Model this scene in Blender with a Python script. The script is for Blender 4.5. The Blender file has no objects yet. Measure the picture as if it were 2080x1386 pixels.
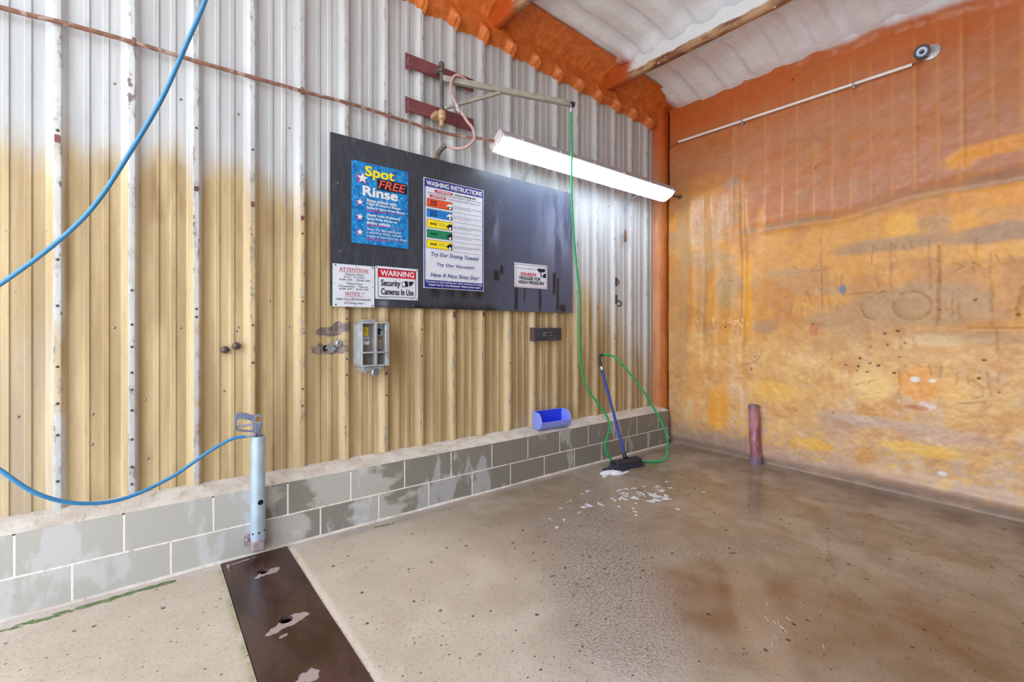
import bpy, math, random
import numpy as np
from mathutils import Vector, Matrix
random.seed(7)
SC = bpy.context.scene
COL = SC.collection

# ------------------------------------------------------------------ camera
cam_d = bpy.data.cameras.new('camera')
cam_d.sensor_width = 36.0
cam_d.lens = 890.3 / 2080 * 36.0
cam_d.shift_y = -(693 - 668.3) / 2080
cam_d.clip_start = 0.05
cam = bpy.data.objects.new('camera', cam_d)
cam.location = (-4.6444, -3.4039, 1.4252)
cam.rotation_euler = (math.pi / 2, 0, -0.6418)
COL.objects.link(cam)
SC.camera = cam

# ------------------------------------------------------------------ world, exposure
w = bpy.data.worlds.new('world'); SC.world = w; w.use_nodes = True
nt = w.node_tree; nt.nodes.clear()
bgn = nt.nodes.new('ShaderNodeBackground'); wo = nt.nodes.new('ShaderNodeOutputWorld')
tc = nt.nodes.new('ShaderNodeTexCoord'); sx = nt.nodes.new('ShaderNodeSeparateXYZ')
cr = nt.nodes.new('ShaderNodeValToRGB')
cr.color_ramp.elements[0].position = 0.48; cr.color_ramp.elements[0].color = (0.42, 0.40, 0.37, 1)
cr.color_ramp.elements[1].position = 0.53; cr.color_ramp.elements[1].color = (0.88, 0.94, 1.0, 1)
e = cr.color_ramp.elements.new(1.0); e.color = (0.72, 0.84, 1.0, 1)
mr = nt.nodes.new('ShaderNodeMapRange'); mr.inputs[1].default_value = -1; mr.inputs[2].default_value = 1
nt.links.new(tc.outputs['Generated'], sx.inputs[0]); nt.links.new(sx.outputs[2], mr.inputs[0])
nt.links.new(mr.outputs[0], cr.inputs[0]); nt.links.new(cr.outputs[0], bgn.inputs[0])
bgn.inputs[1].default_value = 4.5
nt.links.new(bgn.outputs[0], wo.inputs[0])
LAMP_STRENGTH = 20.0
sun_d = bpy.data.lights.new('sun', 'SUN'); sun_d.energy = 7.0; sun_d.angle = 0.02; sun_d.color = (1.0, 0.96, 0.9)
sun = bpy.data.objects.new('sun', sun_d); COL.objects.link(sun)
sun.rotation_euler = (math.radians(-38), math.radians(2), 0)
SC.view_settings.view_transform = 'Standard'
SC.view_settings.look = 'None'
SC.view_settings.gamma = 1.0
SC.view_settings.use_curve_mapping = False
SC.view_settings.exposure = 0.0
SC.cycles.max_bounces = 10
SC.cycles.diffuse_bounces = 6
SC.cycles.use_denoising = True

# ------------------------------------------------------------------ helpers
def lin(r, g, b):
    o = []
    for c in (r, g, b):
        c /= 255.0
        o.append(c / 12.92 if c <= 0.04045 else ((c + 0.055) / 1.055) ** 2.4)
    return tuple(o)

def L4(c): return (*lin(*c), 1.0)

class NT:
    """tiny node helper"""
    def __init__(s, name):
        s.m = bpy.data.materials.new(name); s.m.use_nodes = True
        s.t = s.m.node_tree; s.t.nodes.clear()
        s.out = s.t.nodes.new('ShaderNodeOutputMaterial')
        s.p = s.t.nodes.new('ShaderNodeBsdfPrincipled')
        s.t.links.new(s.p.outputs[0], s.out.inputs[0])
        s.tc = s.t.nodes.new('ShaderNodeTexCoord')
    def n(s, kind): return s.t.nodes.new('ShaderNode' + kind)
    def set(s, sock, v):
        if hasattr(v, 'links') or isinstance(v, bpy.types.NodeSocket): s.t.links.new(v, sock)
        else: sock.default_value = v
    def map(s, scale=(1, 1, 1), src='Object'):
        m = s.n('Mapping'); s.t.links.new(s.tc.outputs[src], m.inputs[0])
        m.inputs['Scale'].default_value = scale
        return m.outputs[0]
    def noise(s, scale, vec=None, detail=4, rough=0.55, dist=0):
        n = s.n('TexNoise'); n.inputs['Scale'].default_value = scale
        n.inputs['Detail'].default_value = detail; n.inputs['Roughness'].default_value = rough
        n.inputs['Distortion'].default_value = dist
        s.t.links.new(vec if vec else s.tc.outputs['Object'], n.inputs['Vector'])
        return n.outputs[0]
    def vor(s, scale, vec=None, feat='F1', rnd=1.0):
        n = s.n('TexVoronoi'); n.feature = feat; n.inputs['Scale'].default_value = scale
        n.inputs['Randomness'].default_value = rnd
        s.t.links.new(vec if vec else s.tc.outputs['Object'], n.inputs['Vector'])
        return n.outputs[0]
    def attr(s, name, out=2):
        n = s.n('Attribute'); n.attribute_name = name; return n.outputs[out]
    def math(s, op, a, b=0.0, clamp=False):
        n = s.n('Math'); n.operation = op; n.use_clamp = clamp
        s.set(n.inputs[0], a); s.set(n.inputs[1], b); return n.outputs[0]
    def ramp(s, f, a, b, lo=0.0, hi=1.0):
        n = s.n('MapRange'); n.interpolation_type = 'SMOOTHSTEP'
        s.set(n.inputs[0], f); n.inputs[1].default_value = a; n.inputs[2].default_value = b
        n.inputs[3].default_value = lo; n.inputs[4].default_value = hi; return n.outputs[0]
    def mix(s, f, a, b, mode='MIX'):
        n = s.n('MixRGB'); n.blend_type = mode
        s.set(n.inputs[0], f); s.set(n.inputs[1], a); s.set(n.inputs[2], b); return n.outputs[0]
    def bump(s, h, strength=0.3, dist=0.005):
        n = s.n('Bump'); n.inputs['Strength'].default_value = strength; n.inputs['Distance'].default_value = dist
        s.t.links.new(h, n.inputs['Height']); s.t.links.new(n.outputs[0], s.p.inputs['Normal'])
    def base(s, v): s.set(s.p.inputs['Base Color'], v)
    def rough(s, v): s.set(s.p.inputs['Roughness'], v)
    def metal(s, v): s.set(s.p.inputs['Metallic'], v)

def simple(name, c, rough=0.5, metal=0.0, var=0.12, scale=18, bump=0.12, c2=None, c2amt=(0.55, 0.7), bd=0.002):
    """plain surface with procedural mottling and, optionally, patches of a second colour"""
    k = NT(name)
    a = L4(c); d = tuple(x * (1 - var) for x in a[:3]) + (1,); h = tuple(min(1, x * (1 + var)) for x in a[:3]) + (1,)
    n = k.noise(scale)
    col = k.mix(k.ramp(n, 0.3, 0.7), d, h)
    if c2: col = k.mix(k.ramp(k.noise(scale * 0.7, detail=6), *c2amt), col, L4(c2))
    k.base(col); k.metal(metal)
    k.rough(k.ramp(n, 0.2, 0.8, max(0.02, rough - 0.07), min(1, rough + 0.07)))
    if bump: k.bump(k.noise(scale * 6), bump, bd)
    return k.m

_rng = {}
def vnoise(u, v, seed=0):
    """smooth 2-D value noise on numpy arrays, 0..1"""
    if seed not in _rng: _rng[seed] = np.random.RandomState(seed).rand(256, 256)
    T = _rng[seed]
    iu = np.floor(u).astype(int); iv = np.floor(v).astype(int)
    fu = u - iu; fv = v - iv
    fu = fu * fu * (3 - 2 * fu); fv = fv * fv * (3 - 2 * fv)
    a = T[iu % 256, iv % 256]; b = T[(iu + 1) % 256, iv % 256]
    c = T[iu % 256, (iv + 1) % 256]; d = T[(iu + 1) % 256, (iv + 1) % 256]
    return (a * (1 - fu) + b * fu) * (1 - fv) + (c * (1 - fu) + d * fu) * fv

def fbm(u, v, s, seed=0, oct=4):
    r = 0; amp = 1; tot = 0
    for i in range(oct):
        r = r + amp * vnoise(u * s, v * s, seed + i * 17); tot += amp; amp *= 0.5; s *= 2.03
    return r / tot

def sstep(x, a, b):
    t = np.clip((x - a) / (b - a), 0, 1); return t * t * (3 - 2 * t)

def segdist(u, v, pts):
    d = np.full(u.shape, 9.0)
    for (a, b), (c, e) in zip(pts, pts[1:]):
        du, dv = c - a, e - b; L = du * du + dv * dv + 1e-12
        t = np.clip(((u - a) * du + (v - b) * dv) / L, 0, 1)
        d = np.minimum(d, np.hypot(u - a - t * du, v - b - t * dv))
    return d

def smooth_path(pts, sub=8):
    P = [Vector(p) for p in pts]
    if len(P) < 3 or sub < 2: return P
    out = []
    for i in range(len(P) - 1):
        p0 = P[i - 1] if i else P[0] * 2 - P[1]
        p1, p2 = P[i], P[i + 1]
        p3 = P[i + 2] if i + 2 < len(P) else P[-1] * 2 - P[-2]
        for j in range(sub):
            t = j / sub
            out.append(0.5 * ((2 * p1) + (p2 - p0) * t + (2 * p0 - 5 * p1 + 4 * p2 - p3) * t * t + (3 * p1 - p0 - 3 * p2 + p3) * t ** 3))
    out.append(P[-1]); return out

class MB:
    def __init__(s): s.v = []; s.f = []; s.mi = []; s.cur = 0
    def mat(s, i): s.cur = i; return s
    def add(s, vs, fs):
        o = len(s.v); s.v += [tuple(p) for p in vs]
        for f in fs: s.f.append(tuple(i + o for i in f)); s.mi.append(s.cur)
        return s
    def box(s, x0, x1, y0, y1, z0, z1, M=None):
        vs = [Vector((x, y, z)) for x in (x0, x1) for y in (y0, y1) for z in (z0, z1)]
        if M: vs = [M @ p for p in vs]
        return s.add(vs, [(0, 1, 3, 2), (4, 6, 7, 5), (0, 4, 5, 1), (2, 3, 7, 6), (0, 2, 6, 4), (1, 5, 7, 3)])
    def tube(s, pts, r, seg=12, sub=6, cap=True):
        P = smooth_path(pts, sub)
        R = r if callable(r) else (lambda t: r)
        t0 = (P[1] - P[0]).normalized()
        up = Vector((0, 0, 1)) if abs(t0.z) < 0.9 else Vector((1, 0, 0))
        n = t0.cross(up).normalized(); rings = []
        for i, p in enumerate(P):
            a = P[max(0, i - 1)]; b = P[min(len(P) - 1, i + 1)]
            t = (b - a).normalized()
            n = (n - t * n.dot(t)).normalized(); bn = t.cross(n)
            rr = R(i / (len(P) - 1))
            rings.append([p + (n * math.cos(2 * math.pi * k / seg) + bn * math.sin(2 * math.pi * k / seg)) * rr for k in range(seg)])
        vs = [q for ring in rings for q in ring]; fs = []
        for i in range(len(P) - 1):
            for k in range(seg):
                a = i * seg + k; b = i * seg + (k + 1) % seg
                fs.append((a, b, b + seg, a + seg))
        if cap:
            fs.append(tuple(range(seg - 1, -1, -1))); fs.append(tuple((len(P) - 1) * seg + k for k in range(seg)))
        return s.add(vs, fs)
    def cyl(s, p0, p1, r, seg=20, r1=None):
        r1 = r if r1 is None else r1
        return s.tube([p0, p1], (lambda t: r + (r1 - r) * t), seg, 1)
    def lathe(s, prof, origin, axis=(0, 0, 1), seg=24):
        """prof: list of (radius, height) along axis"""
        A = Vector(axis).normalized()
        up = Vector((0, 0, 1)) if abs(A.z) < 0.9 else Vector((1, 0, 0))
        n = A.cross(up).normalized(); b = A.cross(n); O = Vector(origin)
        vs = [O + A * h + (n * math.cos(2 * math.pi * k / seg) + b * math.sin(2 * math.pi * k / seg)) * r for r, h in prof for k in range(seg)]
        fs = []
        for i in range(len(prof) - 1):
            for k in range(seg):
                a = i * seg + k; c = i * seg + (k + 1) % seg
                fs.append((a, c, c + seg, a + seg))
        fs.append(tuple(range(seg - 1, -1, -1))); fs.append(tuple((len(prof) - 1) * seg + k for k in range(seg)))
        return s.add(vs, fs)
    def prism(s, poly, d0, d1, M):
        """extrude a 2-D polygon (a,b) between depths d0,d1; M maps (a,b,d) to world"""
        n = len(poly)
        vs = [M(a, b, d0) for a, b in poly] + [M(a, b, d1) for a, b in poly]
        fs = [tuple(range(n - 1, -1, -1)), tuple(range(n, 2 * n))]
        fs += [(i, (i + 1) % n, n + (i + 1) % n, n + i) for i in range(n)]
        return s.add(vs, fs)
    def ball(s, c, r, sc=(1, 1, 1), seg=14, rng=8):
        C = Vector(c); vs = []; fs = []
        for i in range(rng + 1):
            a = math.pi * i / rng
            for k in range(seg):
                t = 2 * math.pi * k / seg
                vs.append(C + Vector((r * sc[0] * math.sin(a) * math.cos(t), r * sc[1] * math.sin(a) * math.sin(t), r * sc[2] * math.cos(a))))
        for i in range(rng):
            for k in range(seg):
                a = i * seg + k; b = i * seg + (k + 1) % seg
                fs.append((a, a + seg, b + seg, b))
        return s.add(vs, fs)

ORG = {}
def finish(o, label=None, cat=None, group=None, kind=None):
    if label: o['label'] = label
    if cat: o['category'] = cat
    if group: o['group'] = group
    if kind: o['kind'] = kind
    return o

def root(name, loc, label, cat, group=None):
    o = bpy.data.objects.new(name, None); o.empty_display_size = 0.05
    COL.objects.link(o); o.location = loc; ORG[o.name] = Vector(loc)
    return finish(o, label, cat, group)

def obj(name, mb, mats, parent=None, bevel=0.0, angle=35, bseg=2, **kw):
    me = bpy.data.meshes.new(name)
    if not isinstance(mats, (list, tuple)): mats = [mats]
    V = mb.v
    if parent is not None: org = ORG[parent.name]
    else:
        a = np.array(V); org = Vector(((a[:, 0].min() + a[:, 0].max()) / 2, (a[:, 1].min() + a[:, 1].max()) / 2, a[:, 2].min()))
    me.from_pydata([(p[0] - org.x, p[1] - org.y, p[2] - org.z) for p in V], [], mb.f)
    for m in mats: me.materials.append(m)
    me.polygons.foreach_set('material_index', mb.mi)
    me.update()
    import bmesh
    bm = bmesh.new(); bm.from_mesh(me); bmesh.ops.recalc_face_normals(bm, faces=bm.faces); bm.to_mesh(me); bm.free()
    me.shade_smooth(); me.set_sharp_from_angle(angle=math.radians(angle))
    o = bpy.data.objects.new(name, me); COL.objects.link(o)
    if parent is not None: o.parent = parent
    else: o.location = org
    ORG[o.name] = org
    if bevel:
        b = o.modifiers.new('bevel', 'BEVEL'); b.width = bevel; b.segments = bseg; b.limit_method = 'ANGLE'; b.angle_limit = math.radians(40)
    return finish(o, **kw)

def gridobj(name, P, mats, attrs=None, keep=None, flip=False, parent=None, smooth=True, **kw):
    """P: (n,m,3) array of points; attrs: {name: (n,m) or (n,m,3)}"""
    n, m = P.shape[:2]
    org = np.array([(P[..., 0].min() + P[..., 0].max()) / 2, (P[..., 1].min() + P[..., 1].max()) / 2, P[..., 2].min()])
    if parent is not None: org = np.array(ORG[parent.name])
    co = (P - org).reshape(-1, 3).astype(np.float32)
    idx = np.arange(n * m).reshape(n, m)
    q = np.stack([idx[:-1, :-1], idx[1:, :-1], idx[1:, 1:], idx[:-1, 1:]], -1)
    if flip: q = q[..., ::-1]
    q = q[keep] if keep is not None else q.reshape(-1, 4)
    q = q.reshape(-1, 4)
    me = bpy.data.meshes.new(name)
    me.vertices.add(len(co)); me.vertices.foreach_set('co', co.ravel())
    me.loops.add(q.size); me.loops.foreach_set('vertex_index', q.ravel().astype(np.int32))
    me.polygons.add(len(q)); me.polygons.foreach_set('loop_start', np.arange(0, q.size, 4, dtype=np.int32))
    for an, av in (attrs or {}).items():
        if av.ndim == 3:
            a = me.attributes.new(an, 'FLOAT_COLOR', 'POINT')
            c4 = np.concatenate([av.reshape(-1, 3), np.ones((n * m, 1))], 1).astype(np.float32)
            a.data.foreach_set('color', c4.ravel())
        else:
            a = me.attributes.new(an, 'FLOAT', 'POINT'); a.data.foreach_set('value', av.reshape(-1).astype(np.float32))
    me.update(); me.validate()
    for mt in (mats if isinstance(mats, (list, tuple)) else [mats]): me.materials.append(mt)
    if smooth: me.shade_smooth()
    o = bpy.data.objects.new(name, me); COL.objects.link(o)
    if parent is not None: o.parent = parent
    else: o.location = org
    ORG[o.name] = Vector(org)
    return finish(o, **kw)

def clone(src, name, delta, parent):
    c = src.copy(); c.name = name; COL.objects.link(c); c.parent = parent
    c.location = Vector(src.location) + Vector(delta); return c

# ------------------------------------------------------------------ materials
PAL_ORANGE = lin(196, 84, 18)
M = {}
# painted corrugated wall: clean white paint above, tan dirt and painted rib shading below, chipped rib edges
k = NT('painted_sheet_metal')
stain_light = k.attr('stain_light'); edge = k.attr('edge'); peel = k.attr('peel')
streak = k.noise(9, k.map((1, 1, 0.07)), detail=6)
fine = k.noise(60, k.map((1, 1, 0.15)), detail=3)
white = k.mix(k.ramp(streak, 0.35, 0.7), L4((186, 187, 189)), L4((208, 210, 212)))
tan = k.mix(k.ramp(streak, 0.3, 0.7), L4((174, 148, 106)), L4((212, 189, 146)))
sfac = k.ramp(k.math('ADD', stain_light, k.math('MULTIPLY', k.math('SUBTRACT', streak, 0.5), 0.35)), 0.2, 0.8)
tan = k.mix(k.math('MULTIPLY', k.attr('grime_shade'), k.ramp(streak, 0.25, 0.65, 0.35, 1.0)), tan, L4((138, 108, 66)))
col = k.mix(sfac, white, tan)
col = k.mix(k.math('MULTIPLY', k.ramp(fine, 0.55, 0.8), k.math('MULTIPLY', sfac, 0.35)), col, L4((140, 104, 60)))
chip = k.math('MULTIPLY', edge, k.ramp(k.noise(26, k.map((1, 1, 0.3)), detail=7, rough=0.75), 0.50, 0.62))
col = k.mix(chip, col, k.mix(k.ramp(k.noise(40), 0.4, 0.6), L4((160, 164, 166)), L4((122, 104, 88))))
pk = k.ramp(k.math('ADD', peel, k.math('MULTIPLY', k.math('SUBTRACT', k.noise(22, detail=6), 0.5), 0.9)), 0.48, 0.56)
col = k.mix(pk, col, k.mix(k.ramp(k.noise(30), 0.4, 0.65), L4((108, 94, 90)), L4((136, 120, 110))))
sp = k.ramp(k.vor(7.0), 0.0, 0.045, 1, 0)
col = k.mix(k.math('MULTIPLY', sp, 0.75), col, L4((84, 62, 44)))
k.base(col); k.rough(k.ramp(streak, 0.2, 0.8, 0.34, 0.55)); k.bump(k.noise(120), 0.06, 0.001)
M['sheet'] = k.m
# spray foam, age, wear, crease sheen and hole shade in the 'paint' attribute
k = NT('spray_foam_wall')
n1 = k.noise(30, detail=6); n2 = k.noise(140, detail=3)
col = k.mix(k.ramp(n1, 0.3, 0.7, 0.0, 0.10), k.attr('paint', 0), (0.40, 0.26, 0.16, 1), 'MULTIPLY')
col = k.mix(0.16, col, k.mix(k.ramp(k.noise(11, k.map((1, 1, 1)), detail=7), 0.35, 0.7), (0.42, 0.36, 0.34, 1), (0.62, 0.64, 0.62, 1)), 'OVERLAY')
k.base(col); k.rough(k.ramp(n1, 0.2, 0.8, 0.28, 0.5))
k.bump(k.math('ADD', n1, k.math('MULTIPLY', n2, 0.35)), 0.2, 0.004)
M['foam'] = k.m
k = NT('orange_spray_foam')
n1 = k.noise(14, detail=6)
k.base(k.mix(k.ramp(n1, 0.3, 0.7), L4((200, 102, 40)), L4((226, 128, 58))))
k.rough(0.42); k.bump(k.noise(70, detail=4), 0.22, 0.006); M['ofoam'] = k.m
k = NT('white_spray_foam_ceiling')
n1 = k.noise(7, detail=7)
wr = k.n('TexWave'); wr.inputs['Scale'].default_value = 9; wr.inputs['Distortion'].default_value = 14; wr.inputs['Detail'].default_value = 4
k.t.links.new(k.map((0.5, 1.6, 1)), wr.inputs['Vector'])
col = k.mix(k.ramp(n1, 0.3, 0.72), L4((236, 240, 248)), L4((246, 249, 254)))
k.base(k.mix(k.attr('edge'), col, L4((188, 82, 24))))
k.rough(0.55); k.bump(k.math('ADD', k.math('MULTIPLY', k.math('MULTIPLY', wr.outputs[1], 0.35), k.ramp(k.noise(2.2), 0.45, 0.65)), k.noise(25, detail=6)), 0.3, 0.010); M['cfoam'] = k.m
# concrete floor
k = NT('worn_concrete_floor')
wet = k.attr('wet'); agg = k.attr('agg')
v1 = k.vor(62); v2 = k.vor(150); n1 = k.noise(5, detail=8); n2 = k.noise(260, detail=2)
spk = k.math('MULTIPLY', k.ramp(v2, 0.18, 0.42, 1, 0), k.ramp(k.noise(45, detail=3), 0.42, 0.62, 0.0, 1.0))
stones = k.math('MULTIPLY', k.ramp(v1, 0.25, 0.5, 1, 0), agg)
col = k.mix(k.ramp(n1, 0.3, 0.7, 0, 0.25), k.attr('tint', 0), L4((214, 200, 184)))
col = k.mix(k.math('MULTIPLY', spk, 0.7), col, L4((96, 84, 72)))
gr = k.n('TexVoronoi'); gr.inputs['Scale'].default_value = 80; k.t.links.new(k.tc.outputs['Object'], gr.inputs['Vector'])
col = k.mix(k.math('MULTIPLY', agg, 0.55), col, k.mix(k.ramp(k.noise(75, detail=3), 0.38, 0.62), L4((122, 106, 94)), L4((216, 200, 186))))
pit = k.math('MAXIMUM', k.math('MULTIPLY', k.ramp(k.vor(9.0), 0.05, 0.12, 1, 0), k.ramp(k.noise(2.5), 0.42, 0.5)), k.ramp(k.vor(14.0, k.map((1, 1.5, 1))), 0.04, 0.105, 1, 0))
col = k.mix(k.math('MULTIPLY', pit, 0.85), col, L4((54, 44, 36)))
col = k.mix(k.math('MULTIPLY', wet, 0.35), col, (0.05, 0.035, 0.02, 1))
k.base(col)
k.rough(k.math('ADD', k.ramp(wet, 0, 0.9, 0.5, 0.07), k.math('MULTIPLY', agg, 0.1)))
hh = k.math('SUBTRACT', k.math('MULTIPLY', k.noise(75, detail=3), k.math('ADD', k.math('MULTIPLY', agg, 1.6), 0.12)), k.math('MULTIPLY', pit, 1.5))
k.bump(k.math('SUBTRACT', hh, k.math('MULTIPLY', spk, 0.25)), 0.55, 0.006); M['floor'] = k.m
# concrete block kerb
k = NT('grey_concrete_block')
n1 = k.noise(4, k.map((1, 1, 2)), detail=6); n2 = k.noise(90)
wf = k.ramp(k.math('ADD', k.attr('wet'), k.math('MULTIPLY', k.math('SUBTRACT', n1, 0.5), 1.0)), 0.44, 0.56)
col = k.mix(wf, L4((182, 179, 172)), L4((136, 132, 124)))
col = k.mix(k.ramp(k.noise(3.2, k.map((1.6, 1.6, 0.7)), detail=6), 0.54, 0.60, 0, 0.45), col, L4((212, 213, 218)))
k.base(k.mix(k.ramp(n2, 0.4, 0.7, 0, 0.07), col, L4((90, 88, 82))))
k.rough(k.ramp(wf, 0, 1, 0.65, 0.4)); k.bump(n2, 0.15, 0.002); M['block'] = k.m
M['mortar'] = simple('pale_mortar', (240, 234, 226), 0.8, var=0.08, scale=30, bump=0.4, c2=(186, 172, 160))
k = NT('rough_mortar_cap')
n1 = k.noise(8, detail=7); st = k.noise(30, k.map((1, 0.25, 1)), detail=6)
col = k.mix(k.ramp(n1, 0.3, 0.7), L4((190, 177, 164)), L4((216, 208, 199)))
k.base(k.mix(k.ramp(st, 0.56, 0.7, 0, 0.5), col, L4((150, 122, 98)))); k.rough(0.8)
k.bump(k.math('ADD', st, k.noise(80)), 0.5, 0.006); M['cap'] = k.m
# signboard
k = NT('black_board')
k.base(k.mix(k.ramp(k.noise(30, k.map((1, 1, 0.3)), detail=5), 0.4, 0.75, 0, 0.25), k.attr('paint', 0), L4((96, 100, 116))))
k.rough(k.ramp(k.noise(6), 0.3, 0.7, 0.28, 0.42)); M['board'] = k.m
M['steel'] = simple('galvanised_steel', (178, 180, 186), 0.38, 0.7, var=0.15, scale=12, c2=(150, 150, 155))
M['screw'] = simple('grey_screw', (150, 142, 130), 0.4, 0.6, var=0.2, scale=60, bump=0)
M['darkscrew'] = simple('dark_screw', (92, 84, 78), 0.45, 0.5, var=0.2, scale=60, bump=0)
M['rust'] = simple('rusty_pipe', (140, 98, 82), 0.7, 0.1, var=0.22, scale=26, bump=0.3, c2=(176, 150, 140), c2amt=(0.5, 0.62))
M['maroon'] = simple('maroon_paint', (126, 66, 72), 0.5, 0, var=0.12, scale=14, c2=(106, 50, 54), c2amt=(0.55, 0.75))
M['boom'] = simple('dull_aluminium_boom', (176, 170, 158), 0.5, 0.25, var=0.1, scale=12, c2=(150, 140, 122), c2amt=(0.55, 0.75))
M['darksteel'] = simple('dark_weathered_steel', (104, 98, 94), 0.5, 0.4, var=0.18, scale=30, c2=(128, 100, 80))
M['brass'] = simple('tarnished_brass', (196, 160, 118), 0.5, 0.3, var=0.18, scale=40, c2=(140, 108, 84))
M['pinkhose'] = simple('pink_rubber_hose', (196, 160, 156), 0.5, 0, var=0.08, scale=20, c2=(176, 140, 134))
M['green'] = simple('green_hose', (22, 160, 88), 0.3, 0, var=0.06, scale=20, bump=0.02)
M['blue'] = simple('blue_hose', (60, 134, 186), 0.35, 0, var=0.06, scale=10, bump=0.03)
M['gun'] = simple('grey_gun_plastic', (116, 123, 150), 0.4, 0, var=0.08, scale=20, c2=(92, 98, 122))
M['holster'] = simple('bluish_galvanised_tube', (176, 196, 214), 0.36, 0.25, var=0.08, scale=8, c2=(196, 210, 222))
M['rustbase'] = simple('rusted_purple_grey_steel', (168, 148, 156), 0.6, 0.1, var=0.2, scale=30, c2=(140, 108, 104))
M['hole'] = simple('black_hole', (10, 9, 9), 0.9, 0, bump=0)
M['boxgrey'] = simple('pale_grey_cast_box', (166, 169, 174), 0.45, 0.2, var=0.12, scale=14, c2=(200, 203, 208), c2amt=(0.5, 0.7))
M['boxdark'] = simple('brown_grey_panel', (132, 122, 112), 0.4, 0.1, var=0.15, scale=10)
M['yellow'] = simple('yellow_sticker', (222, 200, 40), 0.5, 0, var=0.08, scale=30, bump=0)
M['white'] = simple('white_print', (232, 234, 240), 0.4, 0, var=0.03, scale=30, bump=0)
M['signwhite'] = simple('white_sign_panel', (222, 226, 238), 0.35, 0, var=0.04, scale=8, bump=0.02)
M['black'] = simple('black_print', (26, 28, 38), 0.45, 0, var=0.1, scale=30, bump=0)
M['greyprint'] = simple('faded_grey_print', (98, 100, 112), 0.5, 0, var=0.1, scale=60, bump=0)
M['red'] = simple('red_print', (206, 36, 52), 0.4, 0, var=0.05, scale=20, bump=0)
M['fadedred'] = simple('faded_red_print', (192, 84, 96), 0.5, 0, var=0.15, scale=60, bump=0)
M['pink'] = simple('pink_print', (206, 60, 140), 0.5, 0, var=0.1, scale=40, bump=0)
M['navy'] = simple('navy_print', (44, 52, 140), 0.4, 0, var=0.08, scale=20, bump=0)
M['orange'] = simple('orange_print', (236, 86, 40), 0.4, 0, var=0.05, scale=20, bump=0)
M['sky'] = simple('sky_blue_print', (8, 130, 222), 0.4, 0, var=0.05, scale=20, bump=0)
M['greenp'] = simple('green_print', (8, 140, 96), 0.4, 0, var=0.05, scale=20, bump=0)
M['yel'] = simple('bright_yellow_print', (250, 228, 20), 0.4, 0, var=0.04, scale=20, bump=0)
M['salmon'] = simple('salmon_print', (238, 96, 84), 0.4, 0, var=0.05, scale=20, bump=0)
M['dotgreen'] = simple('green_dot', (40, 150, 110), 0.4, 0, bump=0)
M['dotred'] = simple('red_dot', (176, 60, 70), 0.4, 0, bump=0)
k = NT('water_drop_poster')
v = k.vor(34, k.map((1, 1, 1), 'Object')); v2 = k.vor(60)
col = k.mix(k.ramp(k.noise(16), 0.35, 0.65), L4((4, 96, 176)), L4((16, 140, 214)))
col = k.mix(k.ramp(v, 0.30, 0.42, 1, 0), col, L4((70, 176, 228))); col = k.mix(k.ramp(v, 0.16, 0.26, 1, 0), col, L4((8, 84, 160)))
k.base(k.mix(k.ramp(v2, 0.1, 0.2, 0.6, 0), col, L4((170, 220, 244)))); k.rough(0.35); M['drops'] = k.m
M['blackbox'] = simple('black_weathered_box', (58, 62, 76), 0.5, 0.1, var=0.2, scale=20, c2=(92, 88, 92), bump=0.3)
M['copper'] = simple('rusty_edge', (96, 72, 72), 0.6, 0.1, var=0.2, scale=30)
M['bluebin'] = simple('blue_plastic', (96, 124, 238), 0.35, 0, var=0.06, scale=8, bump=0.05)
M['brushblue'] = simple('blue_painted_handle', (36, 62, 160), 0.35, 0, var=0.1, scale=14)
M['blackrub'] = simple('black_rubber', (40, 40, 50), 0.45, 0, var=0.15, scale=20)
M['bristle'] = simple('dark_bristles', (62, 66, 84), 0.7, 0, var=0.25, scale=70, bump=0.8, bd=0.01)
M['suds'] = simple('white_suds', (214, 214, 220), 0.4, 0, var=0.04, scale=60, bump=0.5, bd=0.004)
M['pvc'] = simple('white_pvc', (238, 232, 232), 0.35, 0, var=0.03, scale=10, bump=0)
M['lampbody'] = simple('grey_lamp_housing', (178, 172, 180), 0.5, 0.1, var=0.08, scale=14)
M['lampclip'] = simple('pale_lamp_clip', (214, 204, 202), 0.45, 0, var=0.08, scale=30, bump=0)
M['camlens'] = simple('dark_glass', (40, 42, 60), 0.1, 0, bump=0)
M['ledring'] = simple('led_ring', (176, 186, 214), 0.3, 0.1, var=0.35, scale=300, bump=0)
M['silver'] = simple('bright_silver', (206, 204, 210), 0.25, 0.6, var=0.1, scale=20, bump=0)
M['darkring'] = simple('charcoal_ring', (52, 58, 66), 0.4, 0.1, bump=0)
M['cable'] = simple('brown_cable', (118, 66, 42), 0.5, 0, bump=0)
M['greycable'] = simple('grey_flex', (150, 150, 156), 0.5, 0.1, var=0.12, scale=40)
M['moss'] = simple('green_algae', (112, 130, 84), 0.9, 0, var=0.3, scale=40, bump=0.8, c2=(150, 150, 110), bd=0.01)
M['grit'] = simple('dark_grit', (98, 86, 74), 0.8, 0, var=0.3, scale=60)
M['straw'] = simple('pale_straw', (206, 190, 170), 0.7, 0, var=0.2, scale=40, bump=0)
k = NT('pink_red_post_paint')
n1 = k.noise(7, k.map((1.6, 1.6, 0.6)), detail=5)
col = k.mix(k.ramp(n1, 0.35, 0.6), L4((140, 84, 104)), L4((186, 124, 128)))
col = k.mix(k.ramp(k.noise(9, k.map((2, 2, 0.5))), 0.58, 0.64), col, L4((204, 150, 208)))
col = k.mix(k.ramp(k.noise(13, k.map((1, 1, 0.6))), 0.60, 0.66), col, L4((198, 146, 86)))
zz_ = k.n('SeparateXYZ'); k.t.links.new(k.tc.outputs['Object'], zz_.inputs[0])
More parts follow.
